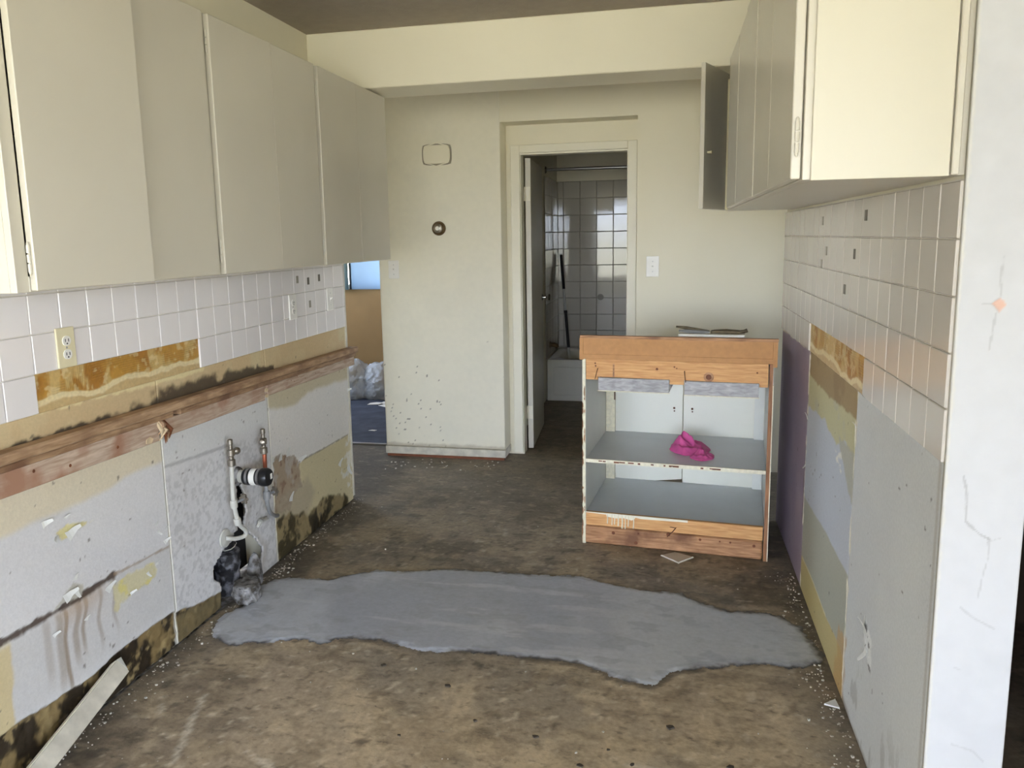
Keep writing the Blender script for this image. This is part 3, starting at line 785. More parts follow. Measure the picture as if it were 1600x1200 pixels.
# ---------------- right wall
wr = P('wall_right', B(XR + 0.013, 0.676, 1.634, 3.93, 0, CEIL), M_WALL)
tag(wr, 'right kitchen wall with grey-white tiles over patchy drywall', 'wall', None, S)
RM0, RZE = 1.633, 0.9705
P('upper_plaster', B(XR, XR + 0.013, 1.634, 3.93, 1.52, CEIL), M_WALL, wr)
P('grout_bed', MB().box(XR - 0.002, XR + 0.013, 1.634, 3.93, RZE + TP, 1.52)
  .box(XR - 0.002, XR + 0.013, 1.634, RM0 + 6 * TP, RZE, RZE + TP).box(XR - 0.002, XR + 0.013, RM0 + 14 * TP, 3.93, RZE, RZE + TP), M_GROUT, wr)
def paint_right(U, V):
    f1 = fbm(U, V, 3, 4, 301); f2 = fbm(U, V, 9, 4, 302); f3 = fbm(U, V, 30, 4, 303)
    near, mid, far = U < 2.374, (U >= 2.374) & (U < 3.168), U >= 3.168
    p = Paint(U, V, A(208, 209, 206))
    p.over(sstep(0.45, 0.65, f1), A(201, 202, 201), 0.6)
    p.over(mid, A(190, 194, 200))
    br = pmask(U, V, [(3.3, 1.0), (2.3, 1.0), (2.3, 0.885), (2.53, 0.885), (2.778, 0.864), (2.927, 0.874), (3.3, 0.876)], 0.004, 0.014, 16, 31)
    ol = pmask(U, V, [(3.3, 0.90), (2.3, 0.90), (2.373, 0.745), (2.42, 0.775), (2.507, 0.784), (2.62, 0.74), (2.754, 0.763), (2.814, 0.777), (2.999, 0.765), (3.3, 0.742)], 0.004, 0.014, 18, 32)
    p.over(ol * mid, A(194, 188, 146))
    p.over(ol * mid * sstep(0.5, 0.62, f2), A(184, 182, 160), 0.6)
    tail = pmask(U, V, [(2.6, 0.78), (2.36, 0.78), (2.36, 0.60), (2.44, 0.66)], 0.006, 0.02, 16, 33)
    p.over(tail * mid, A(176, 174, 158), 0.9)
    p.over(br * mid, A(160, 138, 98)); p.over(br * mid * sstep(0.5, 0.62, f2), A(146, 122, 84), 0.7)
    p.h -= 0.0012 * br * mid
    gr = pmask(U, V, [(3.3, 0.38), (2.724, 0.404), (2.3, 0.406), (2.3, 0.15), (2.658, 0.13), (3.3, 0.136)], 0.004, 0.008, 10, 34)
    p.over(gr * mid, A(172, 172, 156))
    mu = pmask(U, V, [(3.3, 0.135), (2.892, 0.143), (2.658, 0.130), (2.428, 0.142), (2.3, 0.12), (2.3, -0.1), (3.3, -0.1)], 0.003, 0.006, 14, 35)
    p.over(mu * mid, A(190, 174, 122)); p.over(lmask(U, V, [(3.15, 0.136), (2.9, 0.143), (2.66, 0.13)], 0.006, 0.003, 30) * mid, A(214, 206, 170), 0.8)
    p.over(pmask(U, V, [(2.46, 0.2), (2.36, 0.2), (2.36, -0.1), (2.52, -0.1)], 0.01, 0.03, 20, 36), A(188, 150, 96), 0.7)
    # mauve far sheet
    p.over(far, A(158, 142, 152)); p.over(far * sstep(0.4, 0.7, f1), A(142, 128, 142), 0.7)
    p.over(far * pmask(U, V, [(4, 1), (3.1, 1), (3.1, 0.968), (3.5, 0.965), (4, 0.955)], 0.004, 0.01, 20, 37), A(202, 196, 180), 0.9)
    # ragged pale seams
    for yy in (2.374, 3.168):
        p.over((1 - sstep(0.004, 0.014, np.abs(U - yy) + (fbm(U, V, 24, 3, 38) - 0.5) * 0.03)) * sstep(0.42, 0.52, fbm(U, V, 12, 3, 39)), A(230, 224, 204), 0.9)
    p.over((1 - sstep(0.003, 0.010, np.abs(U - 3.185) + (f3 - 0.5) * 0.02)) * sstep(0.7, 0.45, V) * sstep(0.25, 0.3, V), A(90, 78, 70), 0.7)
    p.over(mid * pmask(U, V, [(2.64, 0.72), (2.55, 0.735), (2.52, 0.69), (2.6, 0.68)], 0.003, 0.02, 40, 41) * sstep(0.45, 0.55, f3), A(230, 226, 214), 0.9)
    # torn spot and scuffs on the near sheet
    te = pmask(U, V, [(2.17, 0.39), (2.06, 0.35), (2.08, 0.33), (2.075, 0.27), (2.13, 0.28), (2.165, 0.31)], 0.003, 0.016, 40, 42)
    p.over(te * near, A(226, 226, 222)); p.over(te * near * sstep(0.58, 0.64, f3), A(90, 84, 78), 0.8)
    p.h += te * near * (f3 - 0.45) * 0.008
    p.over(near * sstep(0.66, 0.72, fbm(U, V * 0.4, 24, 3, 43)) * sstep(0.3, 0.1, V), A(140, 136, 128), 0.4)
    p.over(near * sstep(0.03, 0.0, V + (f2 - 0.5) * 0.03), A(120, 104, 78), 0.7)
    p.over(sstep(0.89, 0.91, fbm(U, V, 40, 2, 44)), A(92, 84, 78), 0.8)
    p.over(near * (1 - sstep(0.002, 0.012, np.abs(U - 1.66))), A(176, 172, 164), 0.7)
    return p
RP = lambda U, V: (np.full_like(U, XR), U, V)
for a, b in ((1.636, 2.3725), (2.3755, 3.1665), (3.1695, 3.93)):
    grid('drywall_sheet', RP, (-1, 0, 0), a, b, 0.004, RZE, 0.005, paint_right, M_LWALL, wr, thick=0.012)
grid('adhesive_patch', RP, (-1, 0, 0), RM0 + 6 * TP, RM0 + 14 * TP, RZE, RZE + TP, 0.003, paint_adh(240), M_ADH, wr, thick=0.01)
rme = MB().box(-0.0075, 0, -(TP - 0.0028) / 2, (TP - 0.0028) / 2, -(TP - 0.0028) / 2, (TP - 0.0028) / 2).mesh('tile', 0.0016)
rme.materials.append(plain('dull_wall_tile', rgb(213, 206, 196), rough=0.16, var=0.015, vs=4, rnd=0.03))
for m in range(21):
    for j in range(5):
        if j == 0 and 6 <= m < 14: continue
        place_tile(rme, wr, (XR, RM0 + (m + 0.5) * TP + 0.002, RZE + (j + 0.5) * TP))
for (y, z, m) in ((2.354, 1.469, M_PAD), (2.991, 1.464, M_PADL), (2.897, 1.36, M_PADL), (2.979, 1.313, M_PADL), (2.467, 1.36, M_PAD), (2.578, 1.249, M_PAD)):
    P('adhesive_pad', B(XR - 0.0095, XR - 0.006, y - 0.012, y + 0.012, z - 0.015, z + 0.015), m, wr, bevel=0.001)
for a in ((2.14, 0.34, 0.05, 1.3, 0.02), (2.12, 0.31, 0.04, -1.4, 0.02), (2.16, 0.38, 0.03, -2.4, 0.01), (3.16, 0.70, 0.03, 1.4, 0.01), (3.16, 0.52, 0.02, -1.4, 0.01), (2.37, 0.86, 0.02, 1.5, 0.01)):
    flake(*a, parent=wr, x=XR, sg=-1)

# wall end facing the camera: cracked white plaster
def paint_end(U, V):
    p = Paint(U, V, A(203, 203, 204))
    p.over(sstep(0.45, 0.65, fbm(U, V, 6, 4, 401)), A(197, 197, 198), 0.6)
    for pts, w, k in (([(0.603, 1.376), (0.602, 1.33), (0.605, 1.30)], 0.0022, 0.4), ([(0.598, 1.27), (0.594, 1.233), (0.592, 1.2)], 0.0022, 0.4), ([(0.575, 1.287), (0.592, 1.287)], 0.002, 0.4),
                      ([(0.565, 0.95), (0.572, 0.92), (0.574, 0.86), (0.584, 0.85), (0.60, 0.835), (0.62, 0.825)], 0.0028, 0.6), ([(0.617, 0.829), (0.62, 0.79), (0.612, 0.75), (0.606, 0.70)], 0.0024, 0.4),
                      ([(0.577, 0.68), (0.60, 0.66), (0.64, 0.64)], 0.0022, 0.35), ([(0.616, 0.82), (0.64, 0.83)], 0.002, 0.35), ([(0.575, 0.55), (0.585, 0.545)], 0.003, 0.3), ([(0.58, 0.38), (0.62, 0.37), (0.64, 0.35)], 0.002, 0.3)):
        p.over(lmask(U, V, pts, w, 0.002, 60, 402), A(140, 138, 137), k * 0.75)
    ch = pmask(U, V, [(0.591, 1.287), (0.603, 1.299), (0.610, 1.294), (0.614, 1.283), (0.604, 1.272)], 0.001, 0.002, 90, 403)
    p.over(ch, A(214, 178, 160)); p.h -= 0.002 * ch
    p.over(sstep(0.006, 0.002, U - U.min() + (fbm(U, V, 50, 3, 404) - 0.5) * 0.008), A(210, 207, 198), 0.8)
    return p
grid('end_plaster', lambda U, V: (U, np.full_like(U, 1.62), V), (0, -1, 0), XR - 0.003, 0.676, 0.0, CEIL, 0.003, paint_end, M_PLAST, wr, thick=0.012)

# ---------------- back wall with the shallow door recess, beam, ceiling
YB = 4.76
wb = P('wall_back', MB().box(-1.83, -1.022, YB, 4.93, 0.07, CEIL).box(-1.022, -0.198, YB, 4.93, 2.115, CEIL).box(-0.198, 2.4, YB, 4.93, 0.0, CEIL)
       .box(-1.83, -0.94, 4.93, 5.03, 0.0, CEIL).box(-0.25, 2.4, 4.93, 5.03, 0, CEIL).box(-0.94, -0.25, 4.93, 5.03, 1.95, CEIL), M_WALL)
tag(wb, 'plain cream back wall with a shallow recess around the bathroom door', 'wall', None, S)
def paint_specks(U, V):
    p = Paint(U, V, A(232, 226, 206))
    k = sstep(-1.25, -1.8, U) * sstep(0.75, 0.1, V)
    p.over(sstep(0.90 - 0.12 * k, 0.92 - 0.12 * k, fbm(U, V, 62, 2, 501)) * (k > 0.05), A(96, 88, 76), 0.85)
    p.over(sstep(0.90, 0.92, fbm(U, V, 40, 2, 502)) * (V < 0.9), A(124, 116, 100), 0.7)
    p.over(sstep(0.5, 0.7, fbm(U, V, 5, 4, 503)), A(226, 221, 202), 0.5)
    p.over(sstep(0.03, 0.01, V - 0.07 + (fbm(U, V, 30, 3, 504) - 0.5) * 0.02), A(170, 158, 134), 0.6)
    return p
grid('splashed_plaster', lambda U, V: (U, np.full_like(U, YB - 0.0025), V), (0, -1, 0), -1.83, -1.022, 0.0705, CEIL, 0.008, paint_specks, M_PLAST, wb, thick=0.002)
bb = P('baseboard_back', MB().box(-1.835, -1.018, YB - 0.012, 4.93, 0.018, 0.068), M_TRIMDIRT, None, bevel=0.003)
tag(bb, 'low dirty white base strip under the plain cream partition', 'baseboard', None, S)
P('bottom_edge', B(-1.825, -1.03, YB - 0.006, 4.92, 0.0, 0.018), M_REDBASE, bb)
beam = P('ceiling_beam', B(XL - 0.0, 0.676, 3.595, 3.868, 2.132, CEIL), M_BEAM, None, bevel=0.004)
tag(beam, 'cream boxed beam spanning the kitchen below the ceiling', 'beam', None, S)
ce = P('ceiling', B(-5.0, 2.6, -5.4, 7.7, CEIL, CEIL + 0.1), M_CEIL)
tag(ce, 'dull grey-brown stippled ceiling above the kitchen', 'ceiling', None, S)

# ---------------- rooms that close the place off
def wall(name, mb, mat, label):
    return tag(P(name, mb, mat), label, 'wall', None, S)
r = RW
wall('wall_rear', MB().box(-4.9, r['x0'], r['y'] - 0.15, r['y'], 0, CEIL).box(r['x1'], 2.5, r['y'] - 0.15, r['y'], 0, CEIL)
     .box(r['x0'], r['x1'], r['y'] - 0.15, r['y'], 0, r['z0']).box(r['x0'], r['x1'], r['y'] - 0.15, r['y'], r['z1'], CEIL), M_WALL, 'cream wall with the big window behind the viewer')
wall('wall_near_left', MB().box(-4.9, -4.8, -5.2, 1.25, 0, CEIL).box(-4.8, XL - 0.02, 1.13, 1.25, 0, CEIL), M_WALL, 'cream wall left of the near room')
q = SW
wall('wall_near_right', MB().box(2.4, 2.55, -5.2, q['y0'], 0, CEIL).box(2.4, 2.55, q['y1'], HW['y0'], 0, CEIL).box(2.4, 2.55, HW['y1'], 5.03, 0, CEIL).box(2.4, 2.55, HW['y0'], HW['y1'], 0, HW['z0']).box(2.4, 2.55, HW['y0'], HW['y1'], HW['z1'], CEIL).box(2.4, 2.55, q['y0'], q['y1'], 0, q['z0']).box(2.4, 2.55, q['y0'], q['y1'], q['z1'], CEIL), M_WALL, 'cream wall right of the near room')
wall('wall_added_alcove', MB().box(0.98, 2.4, 1.62, 1.70, 0, CEIL).box(0.676, 2.4, 3.0, 3.06, 0, CEIL).box(1.55, 1.6, 1.7, 3.0, 0, CEIL).box(0.678, 0.69, 1.66, 3.0, 0, CEIL), M_ALCOVESHADE, 'alcove added in dark brown to keep the gap beside the wall end dark')  # enclosed alcove added; its shade is put into the dark brown colour
wall('wall_added_stub', B(0.98, 1.06, 0.12, 1.62, 0, CEIL), M_WALL, 'unseen cream partition added right of the viewer to shade the wall end')  # out-of-view partition added to keep window light off the wall end
wall('wall_hall_left', MB().box(-4.35, -4.2, 3.8, LW['y0'], 0, CEIL).box(-4.35, -4.2, LW['y1'], 7.35, 0, CEIL).box(-4.35, -4.2, LW['y0'], LW['y1'], 0, LW['z0']).box(-4.35, -4.2, LW['y0'], LW['y1'], LW['z1'], CEIL).box(-4.2, XL - 0.15, 3.8, 3.9, 0, CEIL), M_WALL, 'shaded wall of the side hall')
f = FW
wall('wall_far', MB().box(-4.2, f['x0'], f['y'], f['y'] + 0.15, 0, CEIL).box(f['x1'], -1.75, f['y'], f['y'] + 0.15, 0, CEIL)
     .box(f['x0'], f['x1'], f['y'], f['y'] + 0.15, 0, f['z0']).box(f['x0'], f['x1'], f['y'], f['y'] + 0.15, f['z1'], CEIL).box(-1.83, -1.75, 5.03, 7.2, 0, CEIL), M_BROWNW, 'brown far room wall under a bright window')
def window(name, w, y0, y1, label, nm):
    t = E(name, ((w['x0'] + w['x1']) / 2, (y0 + y1) / 2, w['z0']), 0, label, 'window', None, S)
    fr = MB()
    d = 0.045
    fr.box(w['x0'], w['x0'] + d, y0, y1, w['z0'], w['z1']).box(w['x1'] - d, w['x1'], y0, y1, w['z0'], w['z1'])
    fr.box(w['x0'] + d, w['x1'] - d, y0, y1, w['z0'], w['z0'] + d).box(w['x0'] + d, w['x1'] - d, y0, y1, w['z1'] - d, w['z1'])
    P('window_frame', fr, M_TRIM, t)
    xs = [w['x0'] + d + (w['x1'] - w['x0'] - 2 * d) * i / nm for i in range(nm + 1)]
    for x in xs[1:-1]:
        P('mullion', B(x - 0.022, x + 0.022, y0, y1, w['z0'] + d, w['z1'] - d), M_TRIM, t)
    ym = (y0 + y1) / 2
    for a, b in zip(xs[:-1], xs[1:]):
        P('pane', B(a + 0.02, b - 0.02, ym - 0.002, ym + 0.002, w['z0'] + d, w['z1'] - d), M_GLASS, t)
    return t
def side_window(name, w, x0, x1, label, nm):
    t = E(name, ((x0 + x1) / 2, (w['y0'] + w['y1']) / 2, w['z0']), 0, label, 'window', None, S)
    d = 0.045
    P('window_frame', MB().box(x0, x1, w['y0'], w['y0'] + d, w['z0'], w['z1']).box(x0, x1, w['y1'] - d, w['y1'], w['z0'], w['z1'])
      .box(x0, x1, w['y0'] + d, w['y1'] - d, w['z0'], w['z0'] + d).box(x0, x1, w['y0'] + d, w['y1'] - d, w['z1'] - d, w['z1']), M_TRIM, t)
    ys = [w['y0'] + d + (w['y1'] - w['y0'] - 2 * d) * i / nm for i in range(nm + 1)]
    for y in ys[1:-1]:
        P('mullion', B(x0, x1, y - 0.022, y + 0.022, w['z0'] + d, w['z1'] - d), M_TRIM, t)
    xm = (x0 + x1) / 2
    for a, b in zip(ys[:-1], ys[1:]):
        P('pane', B(xm - 0.002, xm + 0.002, a + 0.02, b - 0.02, w['z0'] + d, w['z1'] - d), M_GLASS, t)
side_window('window_3', SW, SW['x'] + 0.04, SW['x'] + 0.11, 'glazed patio door on the right side of the near room', 3)
side_window('window_5', HW, HW['x'] + 0.04, HW['x'] + 0.11, 'small window at the right end of the back hall', 1)
side_window('added_window_4', LW, LW['x'] - 0.11, LW['x'] - 0.04, 'unseen side window added to brighten the far carpeted room', 2)  # out-of-sight window added for more light in the far room
window('window_1', RW, RW['y'] - 0.11, RW['y'] - 0.04, 'wide window of the near room that lights the kitchen', 3)
window('window_2', FW, FW['y'] + 0.05, FW['y'] + 0.11, 'bright window above the brown wall of the far room', 2)

# ================================================================== OBJECTS
# ---------------- wall cabinets
def hinge(parent, x, y, z, sx, sy, local=True):
    """small painted butt hinge: knuckle barrel in three pieces and two leaves"""
    mb = MB()
    for i in range(3):
        mb.tube([(x, y, z - 0.030 + i * 0.021), (x, y, z - 0.030 + i * 0.021 + 0.018)], 0.0045, 8)
    mb.lathe([(0.001, -0.038), (0.0035, -0.034), (0.003, -0.030)], (x, y, z), (0, 0, 1), 8)
    mb.lathe([(0.003, 0.030), (0.0035, 0.034), (0.001, 0.038)], (x, y, z), (0, 0, 1), 8)
    a = [x, x + sx * 0.003] if sx > 0 else [x + sx * 0.003, x]
    mb.box(a[0], a[1], min(y, y - sy * 0.018), max(y, y - sy * 0.018), z - 0.026, z + 0.026)
    return P('hinge', mb, M_CAB, parent, smooth=True, local=local)
DT = 0.019                                            # door thickness
def wall_cabinet(side, y0, y1, z0, z1, doors, label, group, near_panel=False):
    """carcass on the wall + doors; doors = (ya, yb, hinge side, opening angle, hinge heights)"""
    sx = 1 if side == 'L' else -1                     # outward direction
    xw = XL + 0.001 if side == 'L' else XR - 0.001
    xf = xw + sx * 0.286                              # front of the carcass
    def bx(mb, a, b, *r):
        return mb.box(min(a, b), max(a, b), *r)
    t = E('wall_cabinet', (xw, (y0 + y1) / 2, z0), 0, label, 'cabinet', group)
    mb = MB()
    bx(mb, xw, xf - sx * 0.018, y0, y0 + 0.016, z0, z1); bx(mb, xw, xf - sx * 0.018, y1 - 0.016, y1, z0, z1)
    bx(mb, xw, xf - sx * 0.018, y0 + 0.016, y1 - 0.016, z0, z0 + 0.016); bx(mb, xw, xf - sx * 0.018, y0 + 0.016, y1 - 0.016, z1 - 0.016, z1)
    bx(mb, xw, xw + sx * 0.006, y0 + 0.016, y1 - 0.016, z0 + 0.016, z1 - 0.016)
    P('carcass', mb, M_CAB, t)
    zm = (z0 + z1) / 2
    P('shelf', bx(MB(), xw + sx * 0.007, xf - sx * 0.03, y0 + 0.017, y1 - 0.017, zm - 0.008, zm + 0.008), M_CABIN, t)
    fr = MB()
    w = 0.036
    for a, b, c, d in ((y0, y0 + w, z0, z1), (y1 - w, y1, z0, z1), (y0 + w, y1 - w, z0, z0 + w), (y0 + w, y1 - w, z1 - w, z1)):
        bx(fr, xf - sx * 0.018, xf, a, b, c, d)
    P('face_frame', fr, M_CAB, t, bevel=0.001)
    for ya, yb, hs, ang, hz in doors:
        yh = ya if hs == 'near' else yb
        s = 1 if hs == 'near' else -1
        wd = yb - ya
        mb = bx(MB(), 0, sx * DT, min(0, s * wd), max(0, s * wd), z0 + 0.003, z1 - 0.004)
        # rotating about z so that the free edge swings away from the carcass
        rz = -sx * s * ang
        d = put('door', mb.mesh('door', 0.002), M_CAB, None, (xf + sx * 0.0015, yh, 0), (0, 0, rz))
        d.parent = t
        d.matrix_parent_inverse = WM[t.name].inverted()
        for z in hz:
            hinge(d, sx * (DT * 0.5), -s * 0.004, z, sx, -s)
        if hs == 'far' and ang > 0:
            P('lit_stile_strip', B(0.0005, 0.012, -0.028, -0.006, z0 + 0.004, z1 - 0.03), M_PLATE, d, local=True, bevel=0.001)  # cream strip added to imitate the lit edge of the frame stile
            P('catch_screw', MB().tube([(-sx * 0.0, -0.27, 1.765), (-sx * 0.02, -0.27, 1.765)], [0.004, 0.006], 10), M_PLATE, d, local=True, smooth=True)
    return t
LZ0, LZ1, RZ0, RZ1 = 1.324, 2.126, 1.527, 2.127
GL, GR = 'wall cabinets above the left backsplash', 'wall cabinets above the right backsplash'
wall_cabinet('L', 1.46, 2.255, LZ0, LZ1, [(1.497, 1.872, 'near', math.radians(4.7), (1.40, 2.05)), (1.877, 2.236, 'far', 0, ())],
             'nearest left wall cabinet whose first door hangs slightly open', GL)
wall_cabinet('L', 2.257, 3.018, LZ0, LZ1, [(2.268, 2.648, 'near', 0.006, (1.40, 2.04)), (2.652, 3.0, 'far', 0, ())],
             'middle one of the three left wall cabinets', GL)
wall_cabinet('L', 3.02, 3.81, LZ0, LZ1, [(3.032, 3.42, 'near', 0.004, (1.40, 2.04)), (3.424, 3.795, 'far', 0, ())],
             'farthest left wall cabinet, ending under the ceiling beam', GL)
rc = wall_cabinet('R', 1.64, 2.385, RZ0, RZ1, [(1.652, 2.02, 'near', 0, (1.61, 2.04)), (2.023, 2.375, 'far', 0, ())],
             'nearest right wall cabinet with a big cream end panel', GR)
P('end_panel', B(0.262, 0.505, 1.630, 1.640, RZ0 - 0.002, RZ1), plain('cream_end_paint', rgb(210, 204, 184), rough=0.4, var=0.02, vs=3), rc, bevel=0.001)
P('end_trim', B(0.508, 0.521, 1.626, 1.640, RZ0, RZ1), M_CAB, rc, bevel=0.002)
wall_cabinet('R', 2.387, 3.0, RZ0, RZ1, [(2.398, 2.69, 'near', 0.01, (1.61, 2.04)), (2.694, 2.995, 'far', 0, ())],
             'middle one of the three right wall cabinets', GR)
wall_cabinet('R', 3.002, 3.765, RZ0, RZ1, [(3.014, 3.40, 'near', 0.01, (1.61, 2.04)), (3.425, 3.735, 'far', math.radians(22), (1.60, 2.05))],
             'farthest right wall cabinet with its last door left ajar', GR)

# ---------------- ledger rail on the left wall
lr = E('ledger_rail', (XL, 1.25, 0.76), 0, 'stained wooden counter ledger nailed along the left wall', 'rail')
def zr(y):                                            # upper edge of the rail sags towards the far end
    return 0.905 - (y - 1.6) * 0.0215
def strip(name, y0, y1, o0, o1, a0, a1, mat, bev=0.002, n=6):
    mb = MB()
    ys = [y0 + (y1 - y0) * i / n for i in range(n + 1)]
    vs, fs = [], []
    for y in ys:
        z = zr(y) + random.uniform(-0.001, 0.001)
        vs += [(XL + o0, y, z + a0), (XL + o1, y, z + a0), (XL + o1, y, z + a1), (XL + o0, y, z + a1)]
    for i in range(n):
        b = 4 * i
        for k in range(4):
            fs.append((b + k, b + (k + 1) % 4, b + 4 + (k + 1) % 4, b + 4 + k))
    fs += [(3, 2, 1, 0), (4 * n, 4 * n + 1, 4 * n + 2, 4 * n + 3)]
    mb.add(vs, fs)
    return P(name, mb, mat, lr, bevel=bev)
strip('cleat', 1.25, 3.93, 0.002, 0.052, -0.031, 0.0, M_RAILTOP, 0.005)
strip('under_strip', 1.25, 2.32, 0.002, 0.036, -0.054, -0.035, M_RAIL)
strip('under_strip', 2.36, 3.93, 0.002, 0.036, -0.054, -0.035, M_RAIL)
strip('board', 1.25, 2.255, 0.002, 0.022, -0.125, -0.056, M_RAILPALE)
strip('board', 2.30, 2.965, 0.002, 0.021, -0.118, -0.056, M_RAILPALE)
strip('board', 2.985, 3.93, 0.002, 0.024, -0.103, -0.057, M_RAILPALE)
for i in range(7):
    y = 2.265 + random.uniform(-0.012, 0.03)
    z = 0.80 + random.uniform(-0.02, 0.025)
    P('splinter', MB().tube([(XL + 0.012, y, z + 0.03), (XL + 0.03 + random.uniform(0, 0.012), y + random.uniform(-0.01, 0.01), z), (XL + 0.024, y + random.uniform(-0.015, 0.015), z - 0.035)],
      [0.006, 0.007, 0.001], 6), (M_SPLINT, M_RAIL, M_KNOT)[i % 3], lr)
for (y, z, s) in ((2.20, 0.782, 0.018), (2.975, 0.80, 0.014), (2.975, 0.775, 0.012)):
    P('torn_chip', MB().prism([(-s, -s * 0.4), (s * 0.3, -s * 0.7), (s, 0.1 * s), (s * 0.2, s * 0.6), (-s * 0.8, s * 0.4)], lambda u, v, w: (XL + 0.022 + w, y + u, z + v), 0, 0.004), M_SPLINT, lr)
for (y, z) in ((1.72, 0.823), (1.85, 0.80), (2.05, 0.80), (3.2, 0.80), (3.23, 0.79), (3.26, 0.81), (3.45, 0.79), (3.34, 0.785)):
    P('nail_hole', MB().lathe([(0.005, 0), (0.004, 0.0015)], (XL + 0.0225, y, z), (1, 0, 0), 8), M_KNOT, lr)

# ---------------- outlets and switches
def outlet(loc, out, side, label, mat, kind, w=0.07, h=0.115):
    """wall plate; local frame: x along the wall, y out of the wall, z up"""
    ax = Vector(side); oy = Vector(out)
    rz = math.atan2(ax.y, ax.x)
    t = E('wall_outlet' if kind == 'duplex' else 'wall_switch', loc, rz, label, 'outlet' if kind == 'duplex' else 'switch')
    s = -1                                            # outward is local -y when side is chosen right
    P('plate', B(-w / 2, w / 2, -0.006, 0.0, -h / 2, h / 2), mat, t, bevel=0.0025, local=True, segs=2)
    if kind == 'duplex':
        for dz in (0.0195, -0.0195):
            pts = [(0.0165 * math.cos(a) * (1.0 if abs(math.cos(a)) < 0.9 else 0.95), 0.0145 * math.sin(a)) for a in [2 * math.pi * i / 16 for i in range(16)]]
            f = P('socket_face', MB().prism(pts, lambda u, v, q: (u, -q, dz + v), 0.0055, 0.009), M_PLATEW, t, local=True)
            for dx in (-0.006, 0.006):
                P('slot', B(dx - 0.0012, dx + 0.0012, -0.0096, -0.0085, dz - 0.003, dz + 0.006), M_BLACK, f, local=True)
            P('slot', MB().lathe([(0.0026, 0), (0.0026, 0.001)], (0, -0.0086, dz - 0.008), (0, -1, 0), 8), M_BLACK, f, local=True)
        P('screw', MB().lathe([(0.0032, 0), (0.002, 0.0015)], (0, -0.006, 0), (0, -1, 0), 10), M_STEEL, t, local=True)
    elif kind == 'toggle':
        P('bezel', B(-0.006, 0.006, -0.0075, -0.0055, -0.013, 0.013), M_PLATEW, t, local=True)
        P('toggle', MB().prism([(-0.0055, -0.004), (-0.018, 0.006), (-0.018, 0.010), (-0.0055, 0.006)], lambda u, v, q: (q, u, v), -0.0035, 0.0035), M_PLATEW, t, local=True)
        for dz in (0.03, -0.03):
            P('screw', MB().lathe([(0.003, 0), (0.002, 0.0015)], (0, -0.006, dz), (0, -1, 0), 8), M_STEEL, t, local=True)
    return t
LS = (0, 1, 0); RZL = None
# left wall: local -y must be world +x, so local x = world +y
outlet((XL + 0.008, 1.893, 1.138), (1, 0, 0), (0, 1, 0), 'beige duplex outlet on the left tiles above the amber glue', M_PLATE, 'duplex')
outlet((XL + 0.008, 3.282, 1.128), (1, 0, 0), (0, 1, 0), 'white duplex outlet high on the far left tiles', M_PLATEW, 'duplex')
outlet((XL + 0.008, 3.688, 1.132), (1, 0, 0), (0, 1, 0), 'white switch at the far end of the left tiles', M_PLATEW, 'toggle')
outlet((-1.733, YB - 0.001, 1.235), (0, -1, 0), (1, 0, 0), 'cream switch on the partition under the left cabinets', M_PLATEW, 'toggle', 0.07, 0.115)
outlet((-0.103, YB - 0.001, 1.238), (0, -1, 0), (1, 0, 0), 'white light switch right of the bathroom door', M_PLATEW, 'toggle', 0.074, 0.122)

# ---------------- chime cover and thermostat on the partition
t = E('chime_cover', (-1.422, YB, 1.94), 0, 'blank cream barrel-shaped cover plate high on the partition', 'cover plate')
def barrel(w, h, n=8, bulge=0.006, r=0.012):
    pts = []
    for i in range(n + 1):
        u = -1 + 2 * i / n; pts.append((w * u, -h - bulge * (1 - u * u) + r * 0.4 * abs(u) ** 6))
    for i in range(n + 1):
        u = -1 + 2 * i / n; pts.append((w + bulge * 0.5 * (1 - u * u) - r * 0.4 * abs(u) ** 6, h * u * 0.93))
    for i in range(n + 1):
        u = 1 - 2 * i / n; pts.append((w * u, h + bulge * (1 - u * u) - r * 0.4 * abs(u) ** 6))
    for i in range(n + 1):
        u = 1 - 2 * i / n; pts.append((-w - bulge * 0.5 * (1 - u * u) + r * 0.4 * abs(u) ** 6, h * u * 0.93))
    out = []
    for q in pts:
        if not out or math.hypot(q[0] - out[-1][0], q[1] - out[-1][1]) > 0.002: out.append(q)
    return out
P('base_rim', MB().prism(barrel(0.0915, 0.0595), lambda u, v, q: (-1.422 + u, YB - q, 1.94 + v), 0, 0.010), plain('rim_grey', rgb(150, 142, 124), rough=0.6), t)
P('cover', MB().prism(barrel(0.083, 0.051), lambda u, v, q: (-1.422 + u, YB - q, 1.94 + v), 0.010, 0.022), M_WALL, t, bevel=0.004, segs=2)
t = E('thermostat', (-1.423, YB, 1.489), 0, 'round bronze-rimmed thermostat on the partition', 'thermostat')
P('ring', MB().lathe([(0.044, 0), (0.045, 0.008), (0.040, 0.020), (0.034, 0.026), (0.030, 0.024)], (-1.423, YB, 1.489), (0, -1, 0), 28), M_BRONZE, t, smooth=True)
P('dial', MB().lathe([(0.030, 0.02), (0.030, 0.030), (0.022, 0.036), (0.001, 0.037)], (-1.423, YB, 1.489), (0, -1, 0), 28), M_NICKEL, t, smooth=True)
P('dial_cap', MB().lathe([(0.014, 0.034), (0.013, 0.040), (0.001, 0.041)], (-1.423, YB, 1.489), (0, -1, 0), 20), M_PLATEW, t, smooth=True)

